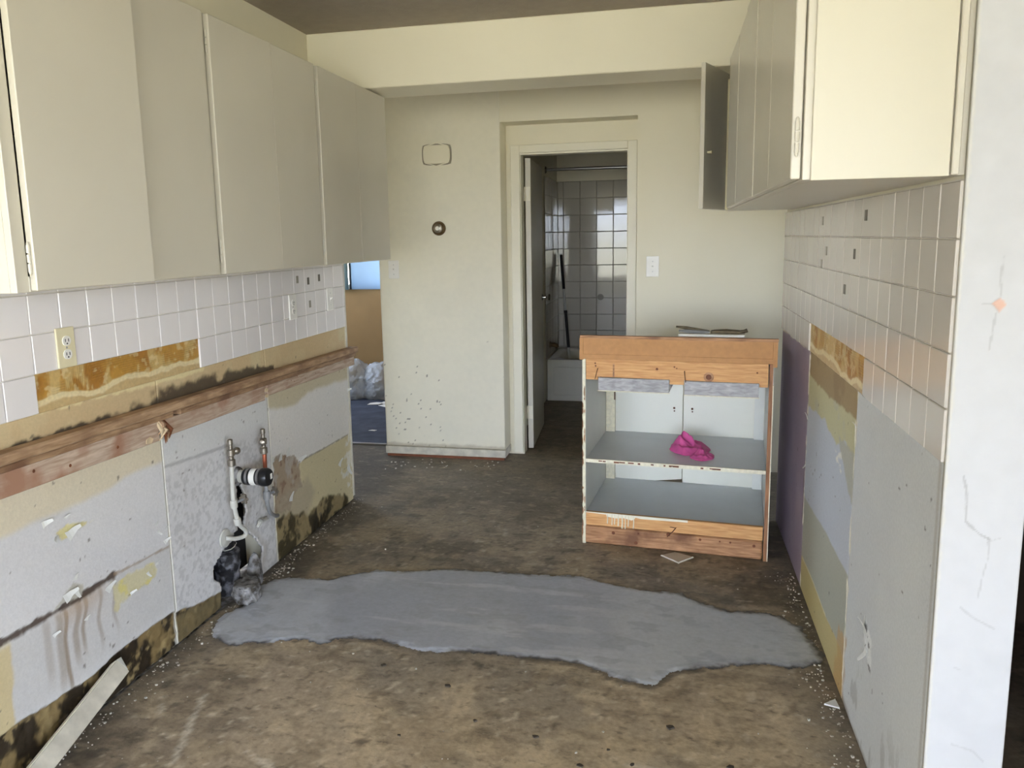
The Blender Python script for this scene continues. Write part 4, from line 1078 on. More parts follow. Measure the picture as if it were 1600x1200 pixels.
# ---------------- bathroom door, casing and door slab
d1 = E('door_1', (-0.6, 4.94, 0), 0, 'open bathroom doorway with cream casing in the back wall recess', 'door', None, S)
P('casing', B(-0.992, -0.932, 4.912, 4.932, 0.012, 1.994), M_TRIM, d1, bevel=0.003)
P('casing', B(-0.262, -0.205, 4.912, 4.932, 0.0, 1.994), M_TRIM, d1, bevel=0.003)
P('casing', B(-0.932, -0.262, 4.912, 4.932, 1.945, 1.994), M_TRIM, d1, bevel=0.003)
P('jamb', MB().box(-0.941, -0.928, 4.93, 5.03, 0, 1.945).box(-0.266, -0.25, 4.93, 5.03, 0, 1.945).box(-0.928, -0.266, 4.93, 5.03, 1.935, 1.95), M_TRIM, d1)
sl = put('door_slab', B(0, 0.036, 0, 0.70, 0.012, 1.925).mesh('door_slab', 0.002), plain('door_paint', rgb(206, 200, 184), rough=0.4, var=0.04, vs=3), None, (-0.921, 5.037, 0), (0, 0, math.radians(3.2)))
sl.parent = d1; sl.matrix_parent_inverse = WM[d1.name].inverted(); WM[sl.name] = Matrix.Translation((-0.921, 5.037, 0)) @ Matrix.Rotation(math.radians(3.2), 4, 'Z')
for z in (0.26, 1.70):
    P('hinge', MB().box(0.002, 0.034, -0.003, 0.0, z - 0.045, z + 0.045).tube([(-0.002, -0.004, z - 0.045), (-0.002, -0.004, z + 0.045)], 0.006, 8), M_TRIM, sl, local=True)
for sg in (1, -1):
    x0 = 0.036 if sg > 0 else 0.0
    P('knob', MB().lathe([(0.024, 0), (0.024, 0.006), (0.010, 0.010), (0.009, 0.030), (0.022, 0.040), (0.026, 0.052), (0.018, 0.062), (0.001, 0.064)], (x0, 0.62, 0.985), (sg, 0, 0), 18), M_CHROME, sl, local=True, smooth=True)

# ---------------- bathroom
YT = 7.40
wbt = wall('wall_bathroom', MB().box(-1.15, 0.6, YT, YT + 0.1, 0, CEIL).box(-1.15, -1.05, 5.03, YT, 0, CEIL).box(0.5, 0.6, 5.03, YT, 0, CEIL), M_WALL, 'dim bathroom wall with glossy square tiles around the tub')
BP = 0.155
P('grout_bed', MB().box(-1.05, 0.5, YT - 0.004, YT, 0.36, 1.93).box(-1.05, -1.046, 6.64, YT, 0.36, 1.93), M_BGROUT, wbt)
bt1 = MB().box(-(BP - 0.004) / 2, (BP - 0.004) / 2, -0.006, 0, -(BP - 0.004) / 2, (BP - 0.004) / 2).mesh('tile', 0.003); bt1.materials.append(M_BTILE)
bt2 = MB().box(0, 0.006, -(BP - 0.004) / 2, (BP - 0.004) / 2, -(BP - 0.004) / 2, (BP - 0.004) / 2).mesh('tile', 0.003); bt2.materials.append(M_BTILE)
bt3 = MB().box(-0.024, 0.024, -0.006, 0, -(BP - 0.004) / 2, (BP - 0.004) / 2).mesh('tile', 0.003); bt3.materials.append(M_BTILE)
def btile(me, loc):
    o = bpy.data.objects.new('tile', me)
    o.parent = wbt; o.location = loc
    o.rotation_euler = (random.uniform(-0.006, 0.006), 0, random.uniform(-0.006, 0.006))
    COL.objects.link(o)
for j in range(10):
    z = 1.773 + BP / 2 - j * BP
    btile(bt3, (-1.016, YT - 0.003, z))
    for i in range(9):
        btile(bt1, (-0.988 + (i + 0.5) * BP, YT - 0.003, z))
    for i in range(5):
        btile(bt2, (-1.047, YT - 0.008 - (i + 0.5) * BP, z))
P('soap_mark', MB().lathe([(0.03, 0), (0.03, 0.002)], (-0.64, YT - 0.009, 0.85), (0, -1, 0), 14), M_PADL, wbt)

tub = E('bathtub', (-0.3, 7.0, 0), 0, 'white bathtub along the tiled back of the bathroom', 'bathtub')
def rrect(x0, x1, y0, y1, r, n=5):
    pts = []
    for cx, cy, a0 in ((x1 - r, y1 - r, 0), (x0 + r, y1 - r, 90), (x0 + r, y0 + r, 180), (x1 - r, y0 + r, 270)):
        for i in range(n + 1):
            a = math.radians(a0 + 90 * i / n)
            pts.append((cx + r * math.cos(a), cy + r * math.sin(a)))
    return pts
rings = [(rrect(-1.04, 0.45, 6.64, 7.385, 0.01), 0.0), (rrect(-1.04, 0.45, 6.64, 7.385, 0.012), 0.345), (rrect(-1.035, 0.445, 6.645, 7.38, 0.012), 0.362), (rrect(-0.97, 0.38, 6.72, 7.31, 0.10), 0.362),
         (rrect(-0.955, 0.365, 6.735, 7.295, 0.10), 0.350), (rrect(-0.90, 0.28, 6.79, 7.25, 0.12), 0.08)]
vs, fs = [], []
n = len(rings[0][0])
for rr, z in rings: vs += [(x, y, z) for x, y in rr]
for k in range(len(rings) - 1):
    for i in range(n):
        fs.append((k * n + i, k * n + (i + 1) % n, (k + 1) * n + (i + 1) % n, (k + 1) * n + i))
fs.append(tuple((len(rings) - 1) * n + i for i in range(n))); fs.append(tuple(range(n))[::-1])
P('shell', MB().add(vs, fs), M_TUB, tub, smooth=True)
P('apron_panel', B(-0.98, 0.39, 6.632, 6.640, 0.05, 0.30), M_TUB, tub, bevel=0.003)
t = E('tub_spout', (-1.04, 6.82, 0.47), 0, 'dark tub spout on the tiled bathroom side wall', 'faucet')
P('flange', MB().lathe([(0.03, 0), (0.028, 0.008)], (-1.0405, 6.82, 0.47), (1, 0, 0), 16), M_BRONZE, t, smooth=True)
P('spout', MB().tube([(-1.036, 6.82, 0.47), (-1.00, 6.82, 0.47), (-0.98, 6.82, 0.462), (-0.972, 6.82, 0.445)], [0.019, 0.021, 0.02, 0.015], 12), M_BRONZE, t, smooth=True)
t = E('shower_rod', (-1.05, 6.70, 1.99), 0, 'dull shower curtain rod across the tub', 'rod')
P('rod', MB().tube([(-1.044, 6.70, 1.985), (0.494, 6.70, 1.985)], 0.012, 12), M_STEEL, t, smooth=True)
for x, s in ((-1.049, 1), (0.499, -1)):
    P('flange', MB().lathe([(0.032, 0), (0.026, 0.010), (0.015, 0.014)], (x, 6.70, 1.985), (s, 0, 0), 16), M_CHROME, t, smooth=True)
t = E('extension_pole', (-0.872, 7.05, 0.10), 0, 'black and white paint pole leaning in the bathtub corner', 'pole')
pa, pb = Vector((-0.885, 7.10, 0.092)), Vector((-1.012, 7.375, 1.26))
def pole(name, a, b, r, m):
    P(name, MB().tube([pa.lerp(pb, a), pa.lerp(pb, b)], r, 10), m, t, smooth=True)
pole('lower_tube', 0.0, 0.26, 0.012, M_POLEW)
pole('lower_grip', 0.26, 0.53, 0.014, M_BLACK)
pole('collar', 0.53, 0.55, 0.017, M_BLACK)
pole('middle_tube', 0.55, 0.72, 0.011, M_POLEW)
pole('upper_grip', 0.72, 0.99, 0.014, M_BLACK)
pole('tip', 0.99, 1.0, 0.008, M_POLEW)

# ---------------- base cabinet, seen from its open back
BA = math.atan2(-0.0920, 0.99576)
bc = E('base_cabinet', (-0.384, 3.479, 0.0), BA, 'open-backed base cabinet with raw pine rails standing on the concrete', 'cabinet')
W_, D_, ZC = 0.822, 0.575, 0.876
def L(name, mb, mat, par=None, bev=0.0, **k):
    return P(name, mb, mat, par or bc, bevel=bev, local=True, **k)
sp = L('side_panel', B(0.0, 0.016, 0.004, D_ - 0.02, 0.0, ZC), M_INSIDE)
L('plywood_edge', B(0.001, 0.015, 0.0, 0.004, 0.0, ZC), M_CRAWPAINT, sp)
sp = L('side_panel', B(W_ - 0.018, W_, 0.004, D_ - 0.02, 0.0, ZC), M_INSIDE)
L('plywood_edge', B(W_ - 0.018, W_ - 0.003, -0.002, 0.004, 0.0, ZC), M_PLY, sp)
L('chipped_paint_strip', B(W_ - 0.003, W_ + 0.001, -0.002, 0.004, 0.0, ZC - 0.09), M_CRAWPAINT, sp)
def chipped(par, x0, x1, side, n, z0, z1, seed):
    rnd = random.Random(seed)
    for i in range(n):
        z = rnd.uniform(z0, z1); h = rnd.uniform(0.006, 0.03); w = rnd.uniform(0.003, 0.006)
        x = x0 if side < 0 else x1
        L('bare_wood_chip', MB().prism([(0, -h), (side * -w, -h * 0.3), (side * -w * 0.8, h * 0.5), (0, h)][::side], lambda u, v, q: (x + u, -q, z + v), 0.0, 0.0018), M_PLY, par)
chipped(sp, W_ - 0.02, W_ + 0.001, 1, 9, 0.05, 0.75, 2)
lp = [o for o in bc.children][0]
chipped(lp, 0.001, 0.015, -1, 12, 0.05, 0.78, 3)
chipped(lp, 0.001, 0.013, 1, 10, 0.05, 0.78, 4)
sh = L('shelf', B(0.017, W_ - 0.019, 0.004, D_ - 0.0195, 0.394, 0.409), M_SHELF)
L('shelf_edge', B(0.017, W_ - 0.019, -0.001, 0.004, 0.394, 0.411), M_CRAWPAINT, sh)
rnd = random.Random(5)
for i in range(16):
    x = rnd.uniform(0.06, 0.60); w = rnd.uniform(0.008, 0.028)
    L('bare_edge_chip', B(x, x + w, -0.0016, -0.0009, 0.398 + rnd.uniform(0, 0.003), 0.406), M_KNOT, sh)
L('bottom_shelf', B(0.017, W_ - 0.019, 0.020, D_ - 0.0195, 0.138, 0.153), M_SHELF)
b1 = L('bottom_rail', B(0.017, W_ - 0.022, 0.0, 0.019, 0.092, 0.155), M_PINE, None, 0.0015)
for x, z0 in ((0.118, 0.105), (0.139, 0.10), (0.151, 0.104), (0.168, 0.098), (0.186, 0.088), (0.20, 0.087), (0.214, 0.10), (0.238, 0.093)):
    w = 0.0022 if int(x * 1000) % 3 else 0.0032
    L('paint_drip', MB().tube([(x, -0.0008, 0.154), (x + 0.001, -0.001, (0.154 + z0) / 2), (x, -0.001, z0 + 0.003), (x, -0.0008, z0)], [w * 1.2, w, w * 1.25, 0.0006], 8), M_DROP, b1, smooth=True)
L('paint_run', MB().prism([(0.10, 0.150), (0.25, 0.147), (0.27, 0.143), (0.48, 0.146), (0.48, 0.156), (0.017, 0.1565), (0.017, 0.153)], lambda u, v, q: (u, -q, v), 0.0, 0.0016), M_DROP, b1)
L('paint_run', MB().prism([(0.115, 0.140), (0.16, 0.135), (0.19, 0.140), (0.23, 0.132), (0.245, 0.142), (0.245, 0.151), (0.112, 0.151)], lambda u, v, q: (u, -q, v), 0.0002, 0.0018), M_DROP, b1)
b2 = L('toe_board', B(-0.004, W_ - 0.022, 0.002, 0.021, 0.003, 0.088), M_PINEDARK, None, 0.006)
for x, z, s in ((0.145, 0.062, 0.008), (0.25, 0.024, 0.008), (0.395, 0.08, 0.009), (0.535, 0.07, 0.006), (0.665, 0.07, 0.005), (0.765, 0.065, 0.007), (0.26, 0.07, 0.005), (0.62, 0.07, 0.004)):
    L('knot', MB().lathe([(s, 0), (s * 0.8, 0.0012)], (x, 0.0021, z), (0, -1, 0), 10), M_KNOT, b2)
L('nail', MB().tube([(0.43, 0.002, 0.118), (0.415, -0.012, 0.10), (0.392, -0.022, 0.078)], 0.0022, 6), M_RUST, b1)
L('nail', MB().tube([(0.40, 0.002, 0.117), (0.424, -0.006, 0.118)], 0.0018, 6), M_RUST, b1)
# top rail with two notches for the drawers
RT = [(0.018, 0.876), (0.018, 0.783), (0.072, 0.783), (0.072, 0.797), (0.391, 0.795), (0.391, 0.774), (0.452, 0.774), (0.452, 0.795), (0.765, 0.790), (0.765, 0.776), (0.800, 0.776), (0.800, 0.876)]
tr = L('top_rail', MB().prism(RT, lambda u, v, q: (u, q, v), 0.0, 0.019), M_PINE)
L('knot', MB().lathe([(0.0125, 0), (0.011, 0.0012)], (0.556, 0.0002, 0.812), (0, -1, 0), 14), M_KNOT, tr)
L('knot_ring', MB().lathe([(0.022, 0), (0.020, 0.0006)], (0.556, 0.0002, 0.812), (0, -1, 0), 18), M_PINEDARK, tr)
for x, z, s in ((0.335, 0.84, 0.006), (0.41, 0.852, 0.004), (0.42, 0.846, 0.003), (0.06, 0.858, 0.004), (0.062, 0.846, 0.004), (0.755, 0.838, 0.004)):
    L('nail_hole', MB().lathe([(s, 0), (s * 0.8, 0.001)], (x, 0.0002, z), (0, -1, 0), 8), M_KNOT, tr)
L('dark_streak', B(0.140, 0.147, -0.0006, 0.0002, 0.798, 0.858), M_PINEDARK, tr)
for x, s in ((0.072, -0.010), (0.454, 0.006)):
    L('nail', MB().tube([(x, 0.002, 0.835), (x, -0.008, 0.833), (x + s * 0.3, -0.012, 0.82), (x + s, -0.016, 0.788)], 0.0018, 6), M_RUST, tr)
# counter slab, upstand seen from behind
ct = L('counter_slab', B(-0.008, W_ + 0.012, -0.006, D_ + 0.03, ZC + 0.001, ZC + 0.024), M_PARTICLE, None, 0.001)
us = L('upstand', B(0.006, W_ - 0.006, -0.006, 0.012, ZC + 0.024, 0.980), M_PARTICLE, None, 0.001)
L('upstand_cap', B(-0.008, W_ + 0.014, -0.008, 0.018, 0.972, 0.984), M_PINEDARK, us)
L('end_strip', B(-0.010, 0.006, -0.008, 0.016, ZC - 0.002, 0.972), M_PARTICLE, us)
L('end_strip', B(W_ - 0.006, W_ + 0.012, -0.008, 0.016, ZC - 0.012, 0.972), M_PARTICLE, us)
for x0, x1, z0, z1 in ((0.076, 0.389, 0.737, 0.795), (0.455, 0.763, 0.733, 0.793)):
    dr = L('drawer', B(x0, x1, -0.012, 0.004, z0, z1), M_LAM, None, 0.001)
    L('drawer_floor', B(x0 + 0.006, x1 - 0.006, 0.004, D_ - 0.06, z0 + 0.004, z0 + 0.010), M_SHELF, dr)
    L('drawer_side', MB().box(x0, x0 + 0.008, 0.004, D_ - 0.06, z0, z1 - 0.004).box(x1 - 0.008, x1, 0.004, D_ - 0.06, z0, z1 - 0.004), M_LAM, dr)
    L('drawer_front', B(x0 - 0.01, x1 + 0.01, D_ - 0.012, D_ + 0.004, z0 - 0.02, z1 + 0.03), M_DOORIN, dr)
    L('white_edge', B(x0 - 0.003, x1 + 0.003, -0.013, -0.004, z0 - 0.004, z0), M_CRAWPAINT, dr)
for x0, x1 in ((0.018, 0.064), (W_ - 0.066, W_ - 0.02)):
    L('stile', B(x0, x1, D_ - 0.042, D_ - 0.02, 0.0, ZC), M_CRAWPAINT if x0 < 0.1 else M_INSIDE)
L('front_rail', MB().box(0.065, W_ - 0.067, D_ - 0.042, D_ - 0.02, 0.70, 0.73).box(0.065, W_ - 0.067, D_ - 0.042, D_ - 0.02, 0.02, 0.13), M_INSIDE)
dz = math.radians(0)
dA = L('door', MB().prism([(0.052, 0.148), (0.25, 0.149), (0.4085, 0.170), (0.4085, 0.734), (0.052, 0.728)], lambda u, v, q: (u, q, v), D_ - 0.018, D_), M_DOORIN, None, 0.001)
dB = L('door', B(0.4115, W_ - 0.055, D_ - 0.016, D_ + 0.002, 0.148, 0.730), M_DOORIN, None, 0.001)
for par, x in ((dA, 0.365), (dB, 0.455)):
    L('handle_screw', MB().lathe([(0.006, 0), (0.004, 0.003)], (x, D_ - 0.018, 0.545), (0, -1, 0), 8).lathe([(0.004, 0), (0.003, 0.003)], (x + 0.001, D_ - 0.018, 0.53), (0, -1, 0), 8), M_RUST, par)
    L('pull', MB().tube([(x, D_ + 0.002, 0.50), (x, D_ + 0.024, 0.505), (x, D_ + 0.024, 0.57), (x, D_ + 0.002, 0.575)], 0.004, 8), M_STEEL, par)
L('rust_hinge', B(0.060, 0.066, D_ - 0.045, D_ - 0.041, 0.58, 0.64), M_RUST)

# things on and in the base cabinet
def bcw(x, y, z):
    v = Matrix.Translation((-0.384, 3.479, 0)) @ Matrix.Rotation(BA, 4, 'Z') @ Vector((x, y, z))
    return (v.x, v.y, v.z)
t = E('white_carton', bcw(0.57, 0.12, ZC + 0.0245), BA, 'white flat carton just showing above the cabinet upstand', 'box')
P('carton_body', B(-0.15, 0.13, -0.07, 0.07, 0.0, 0.089), M_PAPER, t, bevel=0.002, local=True)
P('flap', B(-0.15, 0.13, -0.069, -0.002, 0.089, 0.0905), M_PAPER, t, local=True)
t = E('pliers', bcw(0.57, 0.10, ZC + 0.1155), BA, 'rusty pliers with open grey handles lying on the cabinet top', 'tool')
P('handle', MB().tube([(-0.02, 0, 0.006), (-0.06, 0.008, 0.010), (-0.12, 0.010, 0.020), (-0.165, 0.012, 0.026)], [0.007, 0.009, 0.008, 0.004], 8), M_TOOL, t, local=True, smooth=True)
P('handle', MB().tube([(-0.02, 0, 0.004), (-0.06, -0.014, 0.006), (-0.11, -0.022, 0.010), (-0.15, -0.024, 0.012)], [0.007, 0.009, 0.008, 0.005], 8), M_PIPEG, t, local=True, smooth=True)
P('pivot', MB().lathe([(0.014, 0), (0.014, 0.012), (0.010, 0.014)], (0, 0, 0), (0, 0, 1), 14), M_TOOL, t, local=True, smooth=True)
P('jaw', MB().tube([(0.0, 0.003, 0.006), (0.05, 0.010, 0.008), (0.10, 0.008, 0.008), (0.135, 0.004, 0.008)], [0.010, 0.011, 0.008, 0.004], 8), M_TOOL, t, local=True, smooth=True)
P('jaw', MB().tube([(0.0, -0.004, 0.006), (0.04, -0.012, 0.006), (0.09, -0.008, 0.006), (0.125, -0.002, 0.010), (0.14, 0.0, 0.016)], [0.010, 0.010, 0.008, 0.008, 0.009], 8), M_PLATE if False else M_TOOL, t, local=True, smooth=True)

def blob(name, mat, loc, rz, size, seed, amp, fr, label, cat, sub=4, flat=0.0, ridged=True, parent=None):
    bm = bmesh.new()
    bmesh.ops.create_icosphere(bm, subdivisions=sub, radius=1.0)
    co = np.array([v.co[:] for v in bm.verts])
    def n3(k, s):
        return (fbm(co[:, 0] * 1.0 + 9, co[:, 1] + co[:, 2] * 0.7 + 5, k, 3, s) + fbm(co[:, 1] + 3, co[:, 2] - co[:, 0] * 0.6 + 8, k, 3, s + 50)) / 2
    a, b = n3(fr, seed), n3(fr * 2.3, seed + 9)
    r = (1 - np.abs(2 * a - 1) * 2.2) if ridged else (a - 0.5) * 2
    rad = 1 + amp * r + amp * 0.5 * ((1 - np.abs(2 * b - 1) * 2.0) if ridged else (b - 0.5) * 2)
    co2 = co * rad[:, None]
    co2[:, 0] += 0.3 * (n3(1.1, seed + 20) - 0.5)
    co2 = co2 * np.array(size)
    co2[:, 2] = np.maximum(co2[:, 2], -size[2] * 0.55)
    if flat:
        top = size[2] * (flat + 0.25 * (n3(2.5, seed + 31) - 0.5))
        co2[:, 2] = np.minimum(co2[:, 2], top)
    co2[:, 2] -= co2[:, 2].min()
    for v, c in zip(bm.verts, co2): v.co = c
    me = bpy.data.meshes.new(name)
    bm.to_mesh(me); bm.free()
    me.polygons.foreach_set('use_smooth', [True] * len(me.polygons))
    me.set_sharp_from_angle(angle=0.6)
    o = put(name, me, mat, parent, loc, (0, 0, rz), local=bool(parent))
    if label: tag(o, label, cat)
    return o
t = E('pink_cloth', bcw(0.47, 0.235, 0.4095), BA + 0.1, 'crumpled bright pink cloth on the middle cabinet shelf', 'cloth')
def rag(name, ang0, w, d, h, seed, loc, rz):
    """crumpled sheet: sharp random folds under a dome, ragged outline, closed underneath"""
    n = 46
    u, v = np.meshgrid(np.linspace(-1, 1, n), np.linspace(-1, 1, n), indexing='ij')
    rr = np.sqrt(u * u + v * v)
    sq = np.maximum(np.abs(u), np.abs(v)) / np.maximum(rr, 1e-6)
    a = np.arctan2(v, u)
    rad = rr * sq
    outl = 0.78 + 0.30 * vnoise(np.cos(a) * 1.6 + 5, np.sin(a) * 1.6 + 5, seed)
    x, y = rad * outl * np.cos(a), rad * outl * np.sin(a)
    x = x + 0.16 * (fbm(u + 4, v + 4, 1.6, 2, seed + 1) - 0.5); y = y + 0.16 * (fbm(u + 8, v + 1, 1.6, 2, seed + 2) - 0.5)
    z = np.zeros_like(x)
    rg = random.Random(seed)
    for k in range(7):
        th = rg.uniform(0, math.pi); f = rg.uniform(1.2, 2.8); ph = rg.uniform(0, 6)
        q = (x * math.cos(th) + y * math.sin(th)) * f + ph + 0.9 * fbm(x + 3, y + 3, 1.5, 2, seed + 10 + k)
        z += (1 - np.abs(2 * (q - np.floor(q)) - 1)) ** 1.3 * rg.uniform(0.5, 1.0)
    z = z / z.max()
    env = np.clip(1 - rad ** 3, 0, 1) * (0.55 + 0.6 * np.exp(-((x + 0.35) ** 2 + (y - 0.2) ** 2) * 5))
    z = 0.004 + h * env * (0.12 + 0.88 * z)
    co = np.stack([x * w, y * d, z], -1).reshape(-1, 3)
    vs = [tuple(c) for c in co] + [(c[0] * 0.96, c[1] * 0.96, 0.0) for c in co]
    fs = []
    m = n * n
    for i in range(n - 1):
        for j in range(n - 1):
            q = (i * n + j, (i + 1) * n + j, (i + 1) * n + j + 1, i * n + j + 1)
            fs.append(q); fs.append(tuple(m + k for k in q[::-1]))
    edge = [i * n for i in range(n)] + [(n - 1) * n + j for j in range(1, n)] + [i * n + n - 1 for i in range(n - 2, -1, -1)] + [j for j in range(n - 2, 0, -1)]
    for a_, b_ in zip(edge, edge[1:] + edge[:1]):
        fs.append((a_, m + a_, m + b_, b_))
    return P(name, MB().add(vs, fs), M_PINK, t, smooth=True, local=True, loc=loc, rot=(0, 0, rz))
rag('crumpled_bundle', 0, 0.095, 0.120, 0.085, 21, (-0.005, 0.035, 0), 0.2)
rag('loose_tail', 0, 0.055, 0.075, 0.034, 34, (0.052, -0.085, 0), -0.5)

# ---------------- plumbing left on the wall
def lw(y, z, o):
    """point o metres in front of the left wall that covers wall point (y, z)"""
    k = 1 - o / 1.704
    return (XL + o, y * k, CAM_H - (CAM_H - z) * k)
def stop_valve(t, p, mat_ball=M_NICKEL, sgn=1):
    x, y, z = p
    P('valve_body', MB().lathe([(0.010, 0), (0.0155, 0.004), (0.0155, 0.026), (0.010, 0.030), (0.010, 0.040), (0.0145, 0.044), (0.0145, 0.066), (0.008, 0.070), (0.008, 0.086), (0.0105, 0.088), (0.0105, 0.106), (0.006, 0.109)], (x, y, z), (0, 0, 1), 12), M_NICKEL, t, smooth=True)
    P('valve_outlet', MB().lathe([(0.007, 0), (0.008, 0.014), (0.012, 0.018), (0.015, 0.027), (0.012, 0.037), (0.002, 0.041)], (x, y, z + 0.056), (0.35, sgn * 0.94, 0), 12), mat_ball, t, smooth=True)
def smooth_path(pts, n=6):
    out = []
    q = [Vector(pts[0])] + [Vector(p) for p in pts] + [Vector(pts[-1])]
    for i in range(1, len(q) - 2):
        for k in range(n):
            u = k / n
            a, b, c, d = q[i - 1], q[i], q[i + 1], q[i + 2]
            out.append(0.5 * ((2 * b) + (c - a) * u + (2 * a - 5 * b + 4 * c - d) * u * u + (3 * b - a - 3 * c + d) * u ** 3))
    out.append(Vector(pts[-1]))
    return out
def handle_wheel(t, p, d, mat):
    P('handle_stem', MB().tube([p, tuple(Vector(p) + Vector(d) * 0.035)], 0.006, 8), M_PIPEG, t)
    c = Vector(p) + Vector(d) * 0.035
    mb = MB()
    mb.lathe([(0.006, -0.004), (0.016, -0.002), (0.016, 0.006), (0.006, 0.010)], c, d, 10)
    a = Vector(d).normalized(); u = a.cross(Vector((0, 0, 1))).normalized(); w = a.cross(u)
    for k in range(6):
        q = c + (u * math.cos(k * math.pi / 3) + w * math.sin(k * math.pi / 3)) * 0.017 + a * 0.002
        mb.lathe([(0.001, -0.006), (0.006, -0.003), (0.006, 0.003), (0.001, 0.006)], q, d, 6)
    P('handle_wheel', mb, mat, t, smooth=True)
t = E('water_supply_pipe', lw(2.71, 0.28, 0.0), 0, 'white painted water pipe with valve left of the black drain stub', 'pipe', 'cut-off water supply pipes')
o = 0.055
P('riser', MB().tube(smooth_path([lw(2.708, 0.545, o), lw(2.704, 0.47, o), lw(2.702, 0.40, o), lw(2.716, 0.33, o), lw(2.735, 0.285, o), lw(2.775, 0.245, o), lw(2.765, 0.226, 0.05), lw(2.70, 0.240, 0.035), lw(2.645, 0.262, 0.022), lw(2.628, 0.272, 0.004)]), 0.0088, 10), M_PIPEW, t, smooth=True)
stop_valve(t, lw(2.709, 0.54, o))
P('joint', MB().lathe([(0.013, -0.016), (0.0145, -0.012), (0.0145, 0.012), (0.013, 0.016)], lw(2.703, 0.385, o), (0, 0.05, -1), 12), M_PIPEW, t, smooth=True)
P('joint', MB().lathe([(0.013, -0.014), (0.0145, -0.010), (0.0145, 0.010), (0.013, 0.014)], lw(2.721, 0.305, o), (0, 0.2, -1), 12), M_PIPEW, t, smooth=True)
handle_wheel(t, lw(2.725, 0.385, o), (0.25, 1, 0.05), M_NICKEL)
P('escutcheon', MB().lathe([(0.038, 0), (0.036, 0.006), (0.020, 0.010), (0.012, 0.011)], lw(2.622, 0.272, 0.004), (1, 0, 0), 20), M_PIPEW, t, smooth=True)
t = E('water_supply_pipe', lw(2.96, 0.22, 0.0), 0, 'grey and copper water pipe with valve right of the black drain stub', 'pipe', 'cut-off water supply pipes')
P('copper_riser', MB().tube([lw(2.965, 0.53, o), lw(2.963, 0.44, o)], 0.009, 10), M_COPPER, t, smooth=True)
P('riser', MB().tube(smooth_path([lw(2.963, 0.46, o), lw(2.962, 0.39, o), lw(2.961, 0.33, o), lw(2.968, 0.275, o), lw(2.99, 0.24, 0.045), lw(3.025, 0.218, 0.025), lw(3.045, 0.212, -0.005)]), 0.0088, 10), M_PIPEG, t, smooth=True)
stop_valve(t, lw(2.963, 0.52, o), sgn=-1)
P('joint', MB().lathe([(0.013, -0.018), (0.0155, -0.012), (0.0155, 0.012), (0.013, 0.018)], lw(2.962, 0.335, o), (0, 0.0, -1), 12), M_PIPEG, t, smooth=True)
handle_wheel(t, lw(2.975, 0.335, o), (0.3, 1, 0.03), M_NICKEL)
t = E('capped_pipe_stub', lw(2.93, 0.243, 0.0), 0, 'short white horizontal pipe stub low on the wall', 'pipe')
P('stub_pipe', MB().tube([lw(2.952, 0.231, 0.016), lw(2.90, 0.238, 0.022), lw(2.868, 0.225, 0.01)], 0.008, 8), M_PIPEW, t, smooth=True)
P('nozzle', MB().lathe([(0.010, 0), (0.012, 0.01), (0.006, 0.02)], lw(2.90, 0.238, 0.02), (0.2, -1, 0.1), 10), M_PIPEW, t, smooth=True)

t = E('drain_stub', (XL, 2.74, 0.487), 0, 'black capped drain stub with steel clamps poking out of the left wall', 'pipe')
ax = Vector((1, 0.0, 0.02)); c0 = Vector((XL - 0.05, 2.742, 0.488))
P('pvc_pipe', MB().lathe([(0.026, 0), (0.026, 0.09)], c0, ax, 20), M_PIPEW, t, smooth=True)
P('wall_collar', MB().lathe([(0.040, 0.051), (0.036, 0.060), (0.028, 0.064)], c0, ax, 20), M_STONE, t, smooth=True)
P('rubber_sleeve', MB().lathe([(0.031, 0.085), (0.033, 0.088), (0.033, 0.150), (0.031, 0.152)], c0, ax, 22), M_BLACK, t, smooth=True)
for h in (0.098, 0.148):
    P('clamp', MB().lathe([(0.0335, h), (0.0348, h + 0.001), (0.0348, h + 0.010), (0.0335, h + 0.011)], c0, ax, 22), M_STEEL, t, smooth=True)
P('label_band', MB().lathe([(0.0336, 0.117), (0.0338, 0.118), (0.0338, 0.140), (0.0336, 0.141)], c0, ax, 22), M_PAPER, t, smooth=True)
P('end_cap', MB().lathe([(0.035, 0.160), (0.037, 0.163), (0.037, 0.184), (0.033, 0.193), (0.001, 0.194)], c0, ax, 22), M_BLACK, t, smooth=True)
P('cap_sticker', MB().box(XL + 0.1445, XL + 0.1455, 2.748, 2.762, 0.482, 0.504), M_PAPER, t)

t = E('iron_drain_hub', (XL - 0.03, 2.67, 0.0), 0, 'sooty cast iron drain hub inside the broken wall hole', 'pipe')
hc = (XL - 0.062, 2.715, 0.0)
P('hub', MB().lathe([(0.050, 0.0), (0.052, 0.10), (0.055, 0.11), (0.058, 0.125), (0.055, 0.14), (0.056, 0.16), (0.058, 0.175), (0.050, 0.182), (0.040, 0.184)], hc, (0, 0, 1), 24), M_IRON, t, smooth=True)
P('vent_pipe', MB().lathe([(0.038, 0.17), (0.038, 0.43)], hc, (0, 0, 1), 18), M_BLACK, t, smooth=True)
P('wire', MB().tube([(hc[0] + 0.045 * math.cos(a), hc[1] + 0.045 * math.sin(a), 0.20 + 0.006 * math.sin(a * 2)) for a in [i * 0.5 for i in range(-3, 6)]], 0.0018, 6), M_PIPEW, t)
blob('mortar_lump', M_STONE, (XL + 0.060, 2.655, 0.009), 0.4, (0.052, 0.072, 0.070), 60, 0.30, 2.6, 'round grey mortar lump on the floor below the iron hub', 'lump', 5, flat=0.45, ridged=False)
blob('rubble_stone', M_STONE, (XL + 0.01, 2.81, 0.0), 1.0, (0.032, 0.030, 0.085), 64, 0.22, 2.0, 'pale broken plaster stone wedged right of the iron hub', 'stone', 3, ridged=False)

